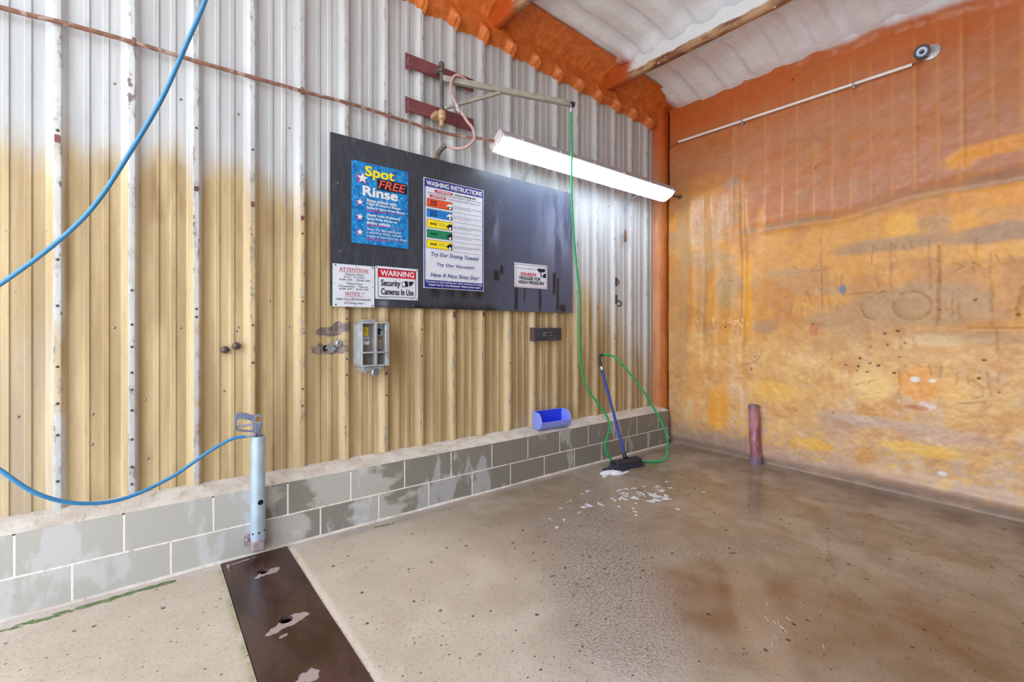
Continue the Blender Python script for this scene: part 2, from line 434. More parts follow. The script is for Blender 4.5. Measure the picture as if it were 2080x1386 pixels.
capm = k.math('ADD', k.ramp(zz_.outputs[2], 0.57, 0.61), k.ramp(k.math('ADD', zz_.outputs[2], k.math('MULTIPLY', n1, 0.12)), 0.10, 0.17, 1, 0))
k.base(k.mix(k.math('MAXIMUM', k.ramp(k.noise(5), 0.58, 0.7), k.math('MULTIPLY', capm, 0.8)), col, L4((118, 104, 124)))); k.rough(0.45); k.bump(n1, 0.5, 0.01); M['post'] = k.m
k = NT('brown_drain_steel')
n1 = k.noise(4, k.map((1.5, 0.5, 1)), detail=5)
pa = k.ramp(k.math('ADD', k.attr('worn'), k.math('MULTIPLY', k.math('SUBTRACT', k.noise(20, detail=5), 0.5), 0.9)), 0.5, 0.55)
col = k.mix(k.ramp(n1, 0.3, 0.7), L4((54, 32, 24)), L4((84, 60, 52)))
k.base(k.mix(pa, col, L4((168, 148, 146)))); k.rough(k.ramp(n1, 0.3, 0.7, 0.2, 0.32)); k.metal(0.15); M['plate'] = k.m
k = NT('foamed_purlin')
z = k.n('SeparateXYZ'); k.t.links.new(k.tc.outputs['Object'], z.inputs[0])
nn = k.noise(7, k.map((1, 1, 2)), detail=7); rz = k.math('SUBTRACT', k.attr('h'), k.math('MULTIPLY', k.math('SUBTRACT', nn, 0.5), 0.09))
rust = k.mix(k.ramp(k.noise(11, k.map((1, 0.35, 2)), detail=6), 0.38, 0.62), L4((122, 72, 46)), L4((188, 150, 112)))
rust = k.mix(k.ramp(k.noise(25, detail=5), 0.62, 0.7), rust, L4((232, 222, 214)))
col = k.mix(k.ramp(rz, 0.045, 0.065), rust, L4((228, 230, 234)))
k.base(k.mix(k.attr('edge'), col, L4((186, 82, 22)))); k.rough(0.6); k.bump(nn, 0.35, 0.012); M['purlin'] = k.m
k = NT('lamp_diffuser')
k.base((0.9, 0.92, 0.95, 1)); k.rough(0.4)
em = k.attr('glow')
k.p.inputs['Emission Color'].default_value = (0.72, 0.85, 1.0, 1); k.set(k.p.inputs['Emission Strength'], k.math('MULTIPLY', em, LAMP_STRENGTH)); M['lens'] = k.m
M['lensrim'] = simple('clear_lens_rim', (220, 226, 236), 0.3, 0, var=0.03, bump=0)
M['outer'] = simple('grey_block_wall', (120, 118, 114), 0.7, 0, var=0.08, scale=3)

# ------------------------------------------------------------------ setting
RP = 0.3048
def rib_x(i): return -(17 - i) * RP
# corrugated wall
prof = []   # (x, y, edge weight)
per = [(-0.0265, -0.0325, 1), (-0.013, -0.0335, .5), (0.0, -0.0325, 1), (0.003, -0.030, .4), (0.027, -0.002, 0), (0.032, 0, 0), (0.060, 0, 0), (0.083, 0, 0), (0.0885, -0.0075, 0.1), (0.1090, -0.0075, .15), (0.1128, 0.0005, 0), (0.138, 0, 0), (0.1615, 0, 0), (0.167, -0.0075, .1), (0.1895, -0.0075, .15), (0.1933, 0.0005, 0), (0.217, 0, 0), (0.2405, 0, 0), (0.243, -0.002, 0), (0.253, -0.006, 0), (0.2745, -0.030, .2)]
for i in range(-4, 18):
    for dx, dy, ew in per: prof.append((rib_x(i) + dx, dy, ew))
prof = [p for p in prof if p[0] < 0.15]
zz = np.arange(0.40, 4.46, 0.0145)
px_ = np.array([p[0] for p in prof]); py_ = np.array([p[1] for p in prof]); pe_ = np.array([p[2] for p in prof])
XX, ZZ = np.meshgrid(px_, zz, indexing='ij')
YY = np.repeat(py_[:, None], len(zz), 1) + (fbm(XX, ZZ, 2.0, 3) - 0.5) * 0.006
YY += (pe_ > 0.3)[:, None] * (fbm(XX, ZZ, 14.0, 5) - 0.5) * 0.004
bound = 2.46 - 0.10 * sstep(XX, -4.4, -3.8) - 0.62 * sstep(XX, -2.6, -0.7) - 0.45 * sstep(XX, -0.9, 0.0)
bound = bound + (vnoise(np.floor(XX / 0.1), np.zeros_like(XX), 9) - 0.5) * 0.09 + (fbm(XX, ZZ, 3, 11) - 0.5) * 0.3
wd = 0.46 + 0.35 * sstep(XX, -1.6, -0.3)
stain_light_a = sstep(bound - ZZ, -wd, wd)
stain_light_a *= 1 - 0.35 * sstep(-XX, 4.6, 5.4) * sstep(-ZZ, -2.0, -1.2)  # stain thinned towards the left end, painting in the brighter light there
stain_light_a *= 1 - 0.6 * (pe_ > 0.3)[:, None] * (1 - sstep(XX, -4.45, -4.2)) * sstep(fbm(XX, ZZ, 2.5, 18), .3, .5)
stain_light_a *= 1 - 0.25 * sstep(XX, -1.3, -0.2)
strk = sstep(fbm(XX * 9, ZZ * 0.5, 2.2, 14, 5), .42, .66)
grime_shade_a = np.exp(-((ZZ - bound + 0.26 + 0.25 * (fbm(XX, ZZ, 3, 12) - .5)) / 0.30) ** 2) * (0.10 + 0.90 * strk) * 0.95
grime_shade_a = np.maximum(grime_shade_a, strk * 0.45 * (1 - sstep(ZZ, bound - .1, bound)))
grime_shade_a = np.maximum(grime_shade_a, (0.35 + .65 * strk) * 0.8 * sstep(XX, -2.2, -0.9) * (1 - sstep(ZZ, 1.1, 1.7)))
grime_shade_a *= 1 - 0.6 * sstep(-XX, 4.9, 5.3)
frc = ((px_ - rib_x(0) + 0.06) % RP) - 0.06          # side light painted in: left flank of each rib paler, right flank browner
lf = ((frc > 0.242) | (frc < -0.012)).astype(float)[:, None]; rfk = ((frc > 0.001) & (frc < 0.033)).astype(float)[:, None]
stain_light_a *= 1 - 0.22 * lf * (0.5 + 0.5 * fbm(XX, ZZ, 4, 19)); grime_shade_a *= 1 - 0.7 * lf
grime_shade_a = np.maximum(grime_shade_a, rfk * 0.75 * (0.4 + 0.6 * strk))
peel_a = np.zeros_like(XX)
for (x, z, rx, rz_, amt) in [(-3.80, 1.405, .16, .045, .85), (-3.70, 1.44, .10, .05, .85), (-3.76, 1.27, .16, .05, .85), (-3.86, 1.28, .06, .06, .85), (-4.17, 1.60, .035, .09, .45), (-4.19, 0.98, .05, .10, .32), (-3.36, 1.08, .03, .04, .55),
                           (-4.90, 2.86, .03, .18, .5), (-4.87, 2.35, .03, .28, .42), (-4.6, 2.2, .02, .2, .4), (-5.18, 2.1, .02, .2, .38), (-5.18, 1.5, .03, .05, .4), (-4.17, 1.95, .04, .06, .3), (-4.5, 1.2, .03, .05, .35), (-4.18, 1.18, .09, .05, .3), (-3.6, 0.62, .02, .06, .4)]:
    peel_a = np.maximum(peel_a, amt * np.exp(-(((XX - x) / rx) ** 2 + ((ZZ - z) / rz_) ** 2)))
peel_a += 0.30 * pe_[:, None] * (fbm(XX, ZZ, 4, 21) > 0.60)
P = np.stack([XX, YY, ZZ], -1)
wallL = gridobj('wall_left', P, M['sheet'], {'stain_light': stain_light_a, 'grime_shade': grime_shade_a, 'edge': np.repeat(pe_[:, None], len(zz), 1), 'peel': peel_a}, flip=False,
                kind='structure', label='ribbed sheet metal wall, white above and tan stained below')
me = wallL.data; me.set_sharp_from_angle(angle=math.radians(25))
# screws in the wall (parts of it)
sm = MB(); sm.lathe([(0.0075, 0), (0.0075, 0.002), (0.005, 0.003), (0.0045, 0.006), (0.002, 0.007)], (0, 0, 0), (0, -1, 0), 10)
def wall_screw(x, z, y, m):
    b = MB(); b.v = [(p[0] + x, p[1] + y, p[2] + z) for p in sm.v]; b.f = sm.f; b.mi = sm.mi
    obj('screw', b, m, wallL)
for i in range(0, 17):
    x = rib_x(i) + 0.2128
    for z, yy in ((2.845, 0.0), (1.437, 0.0)):
        if -3.85 < x < -1.3 and 1.55 < z < 2.9: continue
        if -3.68 < x < -3.36 and z < 1.6: continue
        if abs(x + 1.0) < 0.2: continue
        wall_screw(x, z + random.uniform(-.008, .008), yy, M['screw'])
for z in (0.52, 0.62, 0.78, 0.95, 1.07, 1.17, 1.32, 1.45, 1.65): wall_screw(rib_x(1) - 0.013, z, -0.033, M['darkscrew'])
for z in (0.60, 0.85, 1.02, 1.22, 1.55, 1.80, 2.5): wall_screw(rib_x(0) - 0.013, z, -0.033, M['darkscrew'])
for i, zs in {2: (1.5, 1.55, 2.3, 2.68), 3: (1.2, 1.45, 2.25, 2.62), 4: (1.62, 1.0, 0.88, 2.1), 5: (1.5, 1.08, 1.2), 7: (1.42, 1.2), 6: (0.9,), 10: (1.1,), 14: (1.2,)}.items():
    for z in zs: wall_screw(rib_x(i) - 0.013, z, -0.033, M['darkscrew'])
for x, z in ((-5.347, 0.962), (-5.06, 0.942), (-4.832, 1.003), (-5.062, 0.772), (-4.82, 0.649), (-4.37, 1.41), (-4.44, 1.02)): wall_screw(x, z, 0.0, M['screw'])
for i, z, hh_ in ((0, 2.455, .04), (2, 2.30, .03), (3, 2.255, .035), (4, 2.21, .03), (5, 1.585, .03), (8, 1.55, .05), (9, 1.56, .04)):
    b_ = MB(); b_.box(rib_x(i) - .024, rib_x(i) - .003, -.0375, -.0365, z - hh_ / 2, z + hh_ / 2); obj('paint_mark', b_, M['maroon'], wallL)
# torn hole in the sheet beside the coin box
hb = MB(); hb.prism([(-.018, -.02), (-.005, -.026), (.012, -.016), (.02, .004), (.008, .022), (-.012, .018), (-.02, .004)], 0, .003, lambda a, b, d: (-3.813 + a, -0.003 - d, 1.285 + b))
obj('torn_hole', hb, M['hole'], wallL)
tb = MB(); rgt = np.random.RandomState(12)
for q, (cx0, cz0, rr0) in enumerate(((-3.785, 1.292, .030), (-3.772, 1.272, .026))):
    pl2 = [(cx0 + rr0 * (.55 + .6 * rgt.rand()) * math.cos(a * .57), cz0 + rr0 * (.7 + .7 * rgt.rand()) * math.sin(a * .57)) for a in range(11)]
    tb.add([(x, -.006 - .010 * rgt.rand(), z) for x, z in pl2] + [(cx0, -.014 - .004 * q, cz0)], [(a, (a + 1) % 11, 11) for a in range(11)])
obj('crumpled_flap', tb, M['steel'], wallL)

# orange foam band along the top of the metal wall
ss = np.linspace(0, 1, 46); xs = np.arange(-6.3, 0.36, 0.012)
def roof_z(x, y): return 4.335 - 0.05 * (x + 0.8) + 0.05 * y
SS, XB = np.meshgrid(ss, xs, indexing='xy')
fr = ((XB / RP) % 1.0)                       # 0 and 1 at a rib's right edge
ribw = np.exp(-(((fr - 0.955 + (fr < 0.4)) / 0.13) ** 4))
zl = 4.085 - 0.045 * (XB + 2.5) - 0.055 * ribw + 0.05 * (fr - 0.5) + (fbm(XB, XB * 0, 5, 31) - 0.5) * 0.04
zl -= 0.10 * sstep(-XB, 2.75, 3.3) * 0
rt = roof_z(XB, -0.3)
# profile: out from the sheet at the bottom, up the wall, curving onto the roof
a = SS
thick = 0.05 + 0.05 * ribw * (1 - sstep(a, 0.12, 0.42)) + 0.012 * (fbm(XB, a, 4, 33) - 0.5)
bot = sstep(a, 0, 0.16)
yb = -0.004 - (thick + 0.015) * np.sqrt(np.clip(bot, 0, 1)) - 0.27 * sstep(a, 0.55, 1.0) ** 1.3
zb = zl + (rt - 0.02 - zl) * np.clip(a * 1.12, 0, 1) ** 0.9
yb -= 0.010 * (fbm(XB, zb, 7, 35) - 0.5)
zb = np.minimum(zb, roof_z(XB, yb) + 0.01)
gridobj('trim_1', np.stack([XB, yb, zb], -1), M['ofoam'], flip=True, kind='structure', label='lumpy orange foam band along the top of the metal wall')

# ceiling
xc = np.arange(-6.3, 0.47, 0.03); yc = np.concatenate([np.arange(0.05, -3.3, -0.018), np.arange(-3.3, -5.75, -0.1)])
XC, YC = np.meshgrid(xc, yc, indexing='ij')
ph = (YC / 0.305) % 1.0
ridge = sstep(ph, 0.0, 0.22) * (1 - sstep(ph, 0.42, 0.62))
ZC = roof_z(XC, YC) + 0.040 * ridge * (1 - 0.6 * sstep(XC, -0.1, 0.3)) + (fbm(XC, YC, 3.0, 41) - 0.5) * 0.04 + (fbm(XC * 1.2, YC * 2, 9.0, 43) - 0.5) * 0.012
ZC -= 0.10 * sstep(XC, -0.25, 0.32)
for xpur in (-0.83, -2.36):
    ZC -= 0.05 * np.exp(-((XC - xpur + 0.03) / 0.09) ** 2)
edge_c = sstep(YC + 0.06 * (fbm(XC, YC, 5, 45) - 0.5), -0.36 + 0.10 * sstep(XC, -2, 0.2) - 0.02, -0.30 + 0.10 * sstep(XC, -2, 0.2))
for xpur in (-0.83, -2.36):
    edge_c = np.maximum(edge_c, sstep(YC, -0.48, -0.36) * np.exp(-((XC - xpur) / 0.16) ** 2))
gridobj('ceiling', np.stack([XC, YC, ZC], -1), M['cfoam'], {'edge': edge_c}, flip=True, kind='structure', label='white spray foamed corrugated ceiling')

# purlins
def purlin(xw, label):
    ys = np.arange(-0.03, -5.7, -0.03)
    sec = [(-0.012, 0.30), (-0.03, 0.22), (-0.012, 0.16), (-0.008, 0.10), (-0.008, 0.05), (-0.008, 0.012), (-0.004, 0.0), (0.03, -0.004), (0.066, 0.0), (0.07, 0.006), (0.07, 0.02), (0.062, 0.02), (0.06, 0.008), (0.012, 0.008), (0.008, 0.02), (0.01, 0.30)]
    Y2, K = np.meshgrid(ys, np.arange(len(sec)), indexing='ij')
    X2 = xw + np.array([q[0] for q in sec])[K]; Z2 = np.array([q[1] for q in sec])[K]
    H = Z2.copy()
    j = (fbm(Y2, Z2 * 8, 5, 51) - 0.5)
    X2 = X2 + j * 0.018 * (Z2 > 0.03); Z0 = roof_z(xw, 0) - 0.20 + 0.05 * Y2
    Z2 = Z0 + Z2 + j * 0.006
    # orange foam fillet where it meets the wall
    ed = sstep(Y2 + 0.05 * (fbm(Y2, H, 6, 52) - .5), -0.42 - H * 0.5, -0.30 - H * 0.5)
    gridobj('roof_purlin', np.stack([X2, Y2, Z2], -1), M['purlin'], {'h': H, 'edge': ed}, label=label, cat='beam', group='rusty purlins under the foamed roof', smooth=True)
purlin(-0.83, 'long rusty roof purlin nearer the orange wall, running up out of frame')
purlin(-2.36, 'short visible end of rusty roof purlin at the top edge, left of the longer one')

# foam sprayed end wall
DARK= [[(-1.801,2.296),(-1.796,2.154),(-1.803,2.011),(-1.806,1.844),(-1.803,1.749),(-1.811,1.619)],[(-1.632,1.993),(-1.801,1.987)],[(-1.561,2.05),(-1.632,1.99)],[(-2.291,1.746),(-2.197,1.72),(-2.144,1.678),(-2.107,1.619),(-2.144,1.529),(-2.215,1.5)],[(-2.389,1.721),(-2.438,1.739),(-2.489,1.735),(-2.535,1.709),(-2.567,1.667),(-2.579,1.616),(-2.571,1.565),(-2.543,1.523),(-2.5,1.497),(-2.449,1.492),(-2.399,1.509),(-2.36,1.547),(-2.339,1.599),(-2.341,1.653)],[(-2.627,2.099),(-2.631,1.879),(-2.626,1.699),(-2.627,1.579),(-2.616,1.458)],[(-2.709,1.723),(-2.702,1.615),(-2.704,1.487)],[(-2.737,1.741),(-2.739,1.594),(-2.746,1.497)],[(-2.916,2.0),(-2.91,1.85),(-2.919,1.718),(-2.916,1.569),(-2.922,1.437)],[(-2.938,1.419),(-2.951,1.233)],[(-3.075,1.734),(-3.066,1.636),(-3.048,1.564),(-3.051,1.496)],[(-2.325,2.177),(-2.321,2.114),(-2.358,2.14),(-2.325,2.167)],[(-2.398,2.155),(-2.418,2.105)],[(-2.454,2.178),(-2.458,2.115)],[(-2.485,2.168),(-2.496,2.109),(-2.514,2.158)],[(-2.317,2.104),(-2.325,1.782)],[(-2.202,2.175),(-2.189,2.006)],[(-2.565,2.15),(-2.568,1.956),(-2.576,1.763)],[(-2.223,1.877),(-2.245,1.777)],[(-2.713,1.949),(-2.768,1.913),(-2.727,1.889)],[(-2.802,1.986),(-2.822,1.874)],[(-2.822,1.936),(-2.868,1.888)],[(-2.935,1.988),(-2.979,1.888)],[(-2.994,2.007),(-3.039,1.908)],[(-2.835,2.125),(-2.832,1.982)],[(-1.969,1.739),(-2.197,1.747)],[(-1.662,1.697),(-1.675,1.806),(-1.697,1.732),(-1.728,1.658)],[(-1.665,1.731),(-1.699,1.729)],[(-1.632,1.711),(-1.638,1.564)],[(-1.861,1.699),(-1.863,1.617)],[(-1.93,1.661),(-1.928,1.591)],[(-1.538,1.641),(-1.54,1.585)],[(-2.802,1.428),(-3.078,1.426)],[(-1.969,1.935),(-1.959,1.832)],[(-1.821,1.985),(-1.871,2.003)],[(-2.809,1.023),(-2.852,0.987),(-2.874,0.958),(-2.871,0.903),(-2.814,0.872)],[(-2.893,1.093),(-2.906,0.977),(-2.914,0.901)],[(-2.718,0.819),(-2.809,0.844),(-2.885,0.854)],[(-2.563,1.134),(-2.578,1.043)],[(-2.636,1.122),(-2.636,1.023)],[(-2.724,1.063),(-2.735,1.032),(-2.724,0.982)],[(-2.786,1.06),(-2.795,0.989)],[(-2.376,1.061),(-2.386,0.913),(-2.366,0.849),(-2.396,0.805),(-2.373,0.71)],[(-1.888,1.226),(-1.888,1.129)],[(-2.069,0.906),(-2.122,0.939)],[(-2.174,0.94),(-2.206,0.961)],[(-2.39,1.35),(-2.388,1.245)],[(-2.472,1.351),(-2.474,1.257)],[(-2.953,1.09),(-2.952,1.021)],[(-1.085,1.029),(-1.184,1.054),(-1.245,1.126),(-1.275,1.227)],[(-1.347,1.649),(-1.445,1.707),(-1.509,1.756)],[(-0.717,1.421),(-0.768,1.436)],[(-0.758,1.84),(-0.798,1.935),(-0.848,1.999)],[(-0.907,1.965),(-0.974,1.949),(-0.955,1.937)]]
PALE= [[(-0.516,1.549),(-0.548,1.497)],[(-0.738,1.554),(-0.743,1.495)],[(-0.848,1.504),(-0.868,1.528)],[(-0.94,1.555),(-0.945,1.493)],[(-0.911,1.551),(-0.914,1.493)],[(-0.974,1.474),(-1.02,1.52),(-0.974,1.512)],[(-1.025,1.492),(-1.053,1.445)],[(-1.048,1.539),(-1.057,1.51)],[(-1.121,1.491),(-1.126,1.458)]]
HOLES= [(-2.181,1.262),(-2.301,1.283),(-2.105,1.155),(-2.002,1.085),(-2.094,1.082),(-2.082,1.04),(-2.158,1.036),(-2.346,1.041),(-2.38,1.179),(-2.879,1.182),(-1.902,0.634),(-2.181,1.114),(-2.238,1.098),(-2.413,1.302),(-2.852,1.042),(-2.958,0.945),(-1.728,1.468),(-2.37,1.404),(-2.835,1.65),(-2.283,1.383),(-2.627,1.579),(-3.051,1.528),(-0.877,1.441),(-1.19,1.123),(-1.161,0.985),(-1.161,1.013),(-1.75,3.0),(-1.55,3.95)]
yw = np.concatenate([np.arange(-0.118, -3.4, -0.0085), np.arange(-3.4, -5.75, -0.08)])
zw = np.arange(-0.01, 4.45, 0.0085)
YW, ZW = np.meshgrid(yw, zw, indexing='ij')
XW = np.full_like(YW, 0.285)
up = sstep(ZW, 2.52 - 0.05 * YW * 0, 2.66)                        # 1 on the thinner foam above the crease
crz = 2.47 + 0.06 * sstep(-YW, 1.9, 2.6) + (fbm(YW, ZW * 0, 2, 61) - 0.5) * 0.06
up = sstep(ZW, crz, crz + 0.12) * sstep(-YW, 1.05, 1.25) + (1 - sstep(-YW, 1.05, 1.25)) * sstep(ZW, 3.0, 3.15)
seams = [-0.963, -1.071, -1.3, -1.466, -1.601, -1.751, -1.9, -2.046, -2.19, -2.342, -2.486, -2.63, -2.762, -2.932, -3.08, -3.23]
for j, s0 in enumerate(seams):                                     # foam over ribs: alternate steps with a thin bright lip
    XW += (0.004 if j % 2 else -0.004) * sstep(YW, s0 - 0.03, s0 + 0.03) * sstep(ZW, crz - 0.02, crz + 0.25)
    XW -= 0.006 * np.exp(-((YW - s0) / 0.018) ** 2) * sstep(ZW, crz - 0.02, crz + 0.1) * (1 - 0.5 * sstep(ZW, 3.7, 4.0))
XW -= 0.022 * (1 - up)                                             # thicker below
for y0, wdt, zt, dep in ((-0.46, 0.05, 3.0, 0.016), (-0.62, 0.035, 2.9, -0.012), (-0.74, 0.05, 3.1, 0.018), (-0.93, 0.05, 3.1, 0.016), (-1.07, 0.03, 3.0, -0.026), (-1.15, 0.05, 2.6, 0.010)):
    XW -= dep * np.exp(-((YW - y0 + 0.015 * np.sin(ZW * 4)) / wdt) ** 2) * sstep(-ZW, -zt - 0.2, -zt + 0.1) * (0.35 + 0.65 * sstep(ZW, 1.0, 1.5))
XW -= 0.020 * np.exp(-((ZW - crz) / 0.05) ** 2) * sstep(-YW, 1.1, 1.5)
XW += (fbm(YW, ZW, 1.6, 63) - 0.5) * 0.035 + (fbm(YW * 1.3, ZW, 5, 65) - 0.5) * 0.014 + (fbm(YW, ZW, 22, 67) - 0.5) * 0.004 * (1 + sstep(-ZW, -1.6, -0.8))
XW += 0.035 * sstep(-ZW, -0.10, 0.0) - 0.03 * np.exp(-((ZW - 0.13) / 0.05) ** 2) * sstep(-YW, 1.8, 2.4)
XW += 0.07 * (np.exp(-((YW + 0.118) / 0.018) ** 2))                # groove beside the corner column
# boundary to the white roof foam
zbnd = 4.31 + 0.125 * (YW + 0.2) + (fbm(YW, ZW, 4, 69) - 0.5) * 0.10
XW -= 0.10 * sstep(ZW, zbnd - 0.10, zbnd + 0.12)
dk = np.zeros_like(YW); pl = np.zeros_like(YW); ho = np.zeros_like(YW)
strong = {0: 1.2, 5: 1.2, 8: .9, 9: .9, 10: 1.1}
for j, st in enumerate(DARK):
    jit = (fbm(YW, ZW, 40, 71) - 0.5) * 0.012
    a = st; y0 = min(p[0] for p in a) - .05; y1 = max(p[0] for p in a) + .05
    d = segdist(YW + jit, ZW + jit, a)
    brk = 0.45 + 0.55 * (fbm(YW, ZW, 16, 73 + j % 5) > 0.42)
    dk = np.maximum(dk, strong.get(j, 0.75) * brk * np.exp(-(d / (0.0062 if j not in (3, 4) else 0.008)) ** 2))
for st in PALE: pl = np.maximum(pl, np.exp(-(segdist(YW, ZW, st) / 0.006) ** 2))
for j, (y, z) in enumerate(HOLES):
    r = 0.007 + 0.005 * ((j * 7) % 5) / 4
    ho = np.maximum(ho, np.exp(-((np.hypot(YW - y, (ZW - z) * 1.15) / r) ** 4)))
XW += 0.006 * dk + 0.010 * ho + 0.003 * pl
def C(*c): return np.array(lin(*c))
def blend(base, f, c): return base * (1 - f[..., None]) + C(*c) * f[..., None]
f1 = fbm(YW * 0.7, ZW * 1.6, 2.2, 81); f2 = fbm(YW, ZW, 5.5, 83); f3 = fbm(YW, ZW * 1.4, 9, 85, 6)
paint = np.ones(YW.shape + (3,)) * C(200, 128, 80)
paint = blend(paint, sstep(f1, 0.35, 0.65) * 0.7, (202, 138, 106))
paint = blend(paint, sstep(ZW + 0.5 * (f1 - .5), 3.45, 4.05), (206, 106, 42))
paint = blend(paint, sstep(f2, 0.55, 0.75) * sstep(ZW, 2.7, 3.2) * 0.6, (196, 110, 56))
paint = blend(paint, sstep(f2, 0.48, 0.7) * sstep(ZW, 2.5, 2.8) * (1 - sstep(ZW, 3.3, 3.6)) * 0.45, (184, 140, 104))
low = 1 - sstep(ZW + 0.3 * (f1 - .5), crz - 0.15, crz + 0.15)
low = np.maximum(low, (1 - sstep(-YW, 1.0, 1.2)) * (1 - sstep(ZW + 0.5 * (f1 - .5), 2.6, 3.3)))
paint = blend(paint, low, (212, 148, 78))
paint = blend(paint, low * sstep(f2, 0.42, 0.62) * 0.75, (234, 168, 78))
paint = blend(paint, low * sstep(f1, 0.52, 0.7) * 0.65, (186, 154, 118))
mid = 1 - sstep(ZW + 0.35 * (f2 - .5), 1.15, 1.5)
paint = blend(paint, mid * 0.8, (226, 176, 112))
paint = blend(paint, mid * sstep(f3, 0.52, 0.66) * 0.4, (240, 196, 124))
paint = blend(paint, mid * sstep(f2, 0.56, 0.7) * 0.6, (210, 150, 92))
bot = 1 - sstep(ZW + 0.55 * (f1 - .5) + 0.2 * (f3 - .5), 0.35, 0.72)
paint = blend(paint, bot * 0.75 * sstep(f3, 0.3, 0.6), (206, 176, 156))
f5 = fbm(YW, ZW, 14, 86, 6); f6 = fbm(YW * 1.2, ZW * .8, 7, 88, 6)
paint = blend(paint, mid * sstep(f5, 0.57, 0.62) * 0.32, (246, 206, 136))
paint = blend(paint, (1 - sstep(ZW, 1.6, 2.0)) * sstep(f6, 0.59, 0.64) * 0.28, (200, 134, 80))
paint = blend(paint, (1 - sstep(ZW, 0.9, 1.3)) * sstep(-f6, -0.42, -0.37) * 0.45, (214, 184, 162))
paint = blend(paint, bot * sstep(f3, 0.56, 0.64) * 0.7, (238, 186, 96))
foot = 1 - sstep(ZW + 0.12 * (f3 - .5), 0.06, 0.26)
paint = blend(paint, foot * 0.85, (186, 160, 148))
paint = blend(paint, (1 - sstep(-YW, 1.0, 1.3)) * (1 - sstep(ZW, 0.15, 0.4)) * 0.7, (150, 128, 112))
paint = blend(paint, np.exp(-((ZW - 0.03 - 0.02 * (f3 - .5)) / 0.025) ** 2) * sstep(f3, 0.4, 0.55) * .6, (140, 136, 128))
def patch(y, z, ry, rz, c, amt=0.9, hard=0.35, p=2.0, seed=90):
    global paint
    d = (np.abs((YW - y) / ry) ** p + np.abs((ZW - z) / rz) ** p) ** (1 / p) + (fbm(YW, ZW, 9, seed) - 0.5) * 0.7
    paint = blend(paint, (1 - sstep(d, 1 - hard, 1 + hard)) * amt, c)
# yellow bands and greyish streaks
patch(-2.76, 2.77, .10, .08, (244, 166, 48)); patch(-2.98, 2.80, .20, .06, (244, 160, 44), p=4); patch(-2.775, 2.33, .09, .26, (250, 176, 58), .85, p=5)
patch(-2.98, 2.43, .24, .09, (246, 166, 60), p=4); patch(-2.55, 2.41, .35, .08, (226, 150, 66), .7); patch(-2.40, 2.26, .10, .13, (250, 184, 66), .85, p=4)
patch(-2.95, 2.03, .25, .07, (248, 178, 76), .85, p=4); patch(-2.45, 2.06, .35, .05, (234, 168, 84), .8, p=3)
patch(-2.3, 2.16, .4, .06, (176, 142, 110), .75, p=3); patch(-2.92, 2.15, .24, .07, (176, 142, 116), .85, p=4); patch(-2.98, 2.56, .24, .06, (176, 136, 110), .8, p=3)
patch(-0.95, 3.06, .09, .06, (186, 160, 140), .8); patch(-2.5, 2.55, .6, .05, (190, 146, 118), .5); patch(-1.5, 2.49, .55, .035, (172, 146, 120), .6)  # grey strips along the crease, here and above, are its painted highlight
patch(-0.88, 1.9, .10, .3, (190, 160, 116), .7); patch(-0.35, 2.0, .06, 1.2, (190, 154, 108), .7, p=4); patch(-0.62, 1.75, .03, .5, (176, 144, 106), .6, p=4)
patch(-1.25, 2.2, .04, .5, (232, 164, 84), .7, p=4); patch(-1.12, 1.75, .06, .35, (248, 178, 70), .8, p=3); patch(-0.8, 0.5, .13, .24, (238, 164, 62), .85, p=5); patch(-0.53, 0.75, .04, .5, (226, 158, 84), .6, p=4)
patch(-1.37, 0.78, .18, .12, (240, 186, 92), .8); patch(-1.30, 1.45, .12, .08, (172, 138, 116), .6)
patch(-2.5, 0.96, .14, .14, (240, 168, 84), .9, .12); patch(-2.72, 0.95, .08, .1, (244, 190, 110), .8)
patch(-2.48, 1.0, .03, .025, (236, 234, 228), .95, .15); patch(-2.59, 1.0, .022, .015, (244, 238, 224), .95, .15)
patch(-2.56, 0.79, .06, .035, (232, 206, 196), .95, .15); patch(-2.50, 0.765, .08, .022, (204, 128, 84), .95, .15)
patch(-2.2, 0.93, .14, .16, (250, 208, 128), .7); patch(-2.8, 1.36, .3, .05, (190, 152, 112), .7); patch(-2.62, 1.33, .2, .05, (238, 206, 158), .6)
patch(-1.95, 0.55, .18, .14, (196, 158, 140), .7); patch(-2.3, 0.60, .45, .05, (206, 180, 160), .8); patch(-2.65, 0.56, .3, .06, (210, 172, 150), .8)
patch(-2.65, 0.254, .03, .02, (230, 234, 238), .95, .2); patch(-1.73, 0.3, .16, .06, (240, 184, 78), .8); patch(-2.5, 0.42, .25, .05, (246, 196, 92), .8)
patch(-1.976, 1.794, .03, .045, (120, 128, 158), .95, .2, p=1.4); patch(-1.74, 1.42, .035, .06, (206, 134, 84), .8, .1, p=4)
patch(-2.44, 1.6, .13, .10, (190, 146, 98), .6, .15); patch(-0.25, 1.2, .1, 1.0, (196, 150, 104), .6, p=4)
for s0 in seams: paint = blend(paint, np.exp(-((YW - s0 - 0.012) / 0.010) ** 2) * sstep(ZW, crz - .02, crz + .1) * (1 - sstep(ZW, 3.7, 4.0)) * (0.25 + 0.5 * fbm(YW * 0 + s0, ZW, 3, 99)), (226, 164, 104))
paint = paint * (1 - (1 - np.array([0.89, 0.88, 0.85])) * sstep(ZW, 0.9, 1.7)[..., None])
paint = blend(paint, np.clip(dk, 0, 1) * 0.5, (120, 82, 46)); paint = blend(paint, pl * 0.8, (250, 214, 140)); paint = blend(paint, ho, (52, 38, 28))  # holes coloured dark to stand for the shade inside them
paint = blend(paint, sstep(ZW, zbnd - 0.035, zbnd + 0.03), (224, 222, 228))
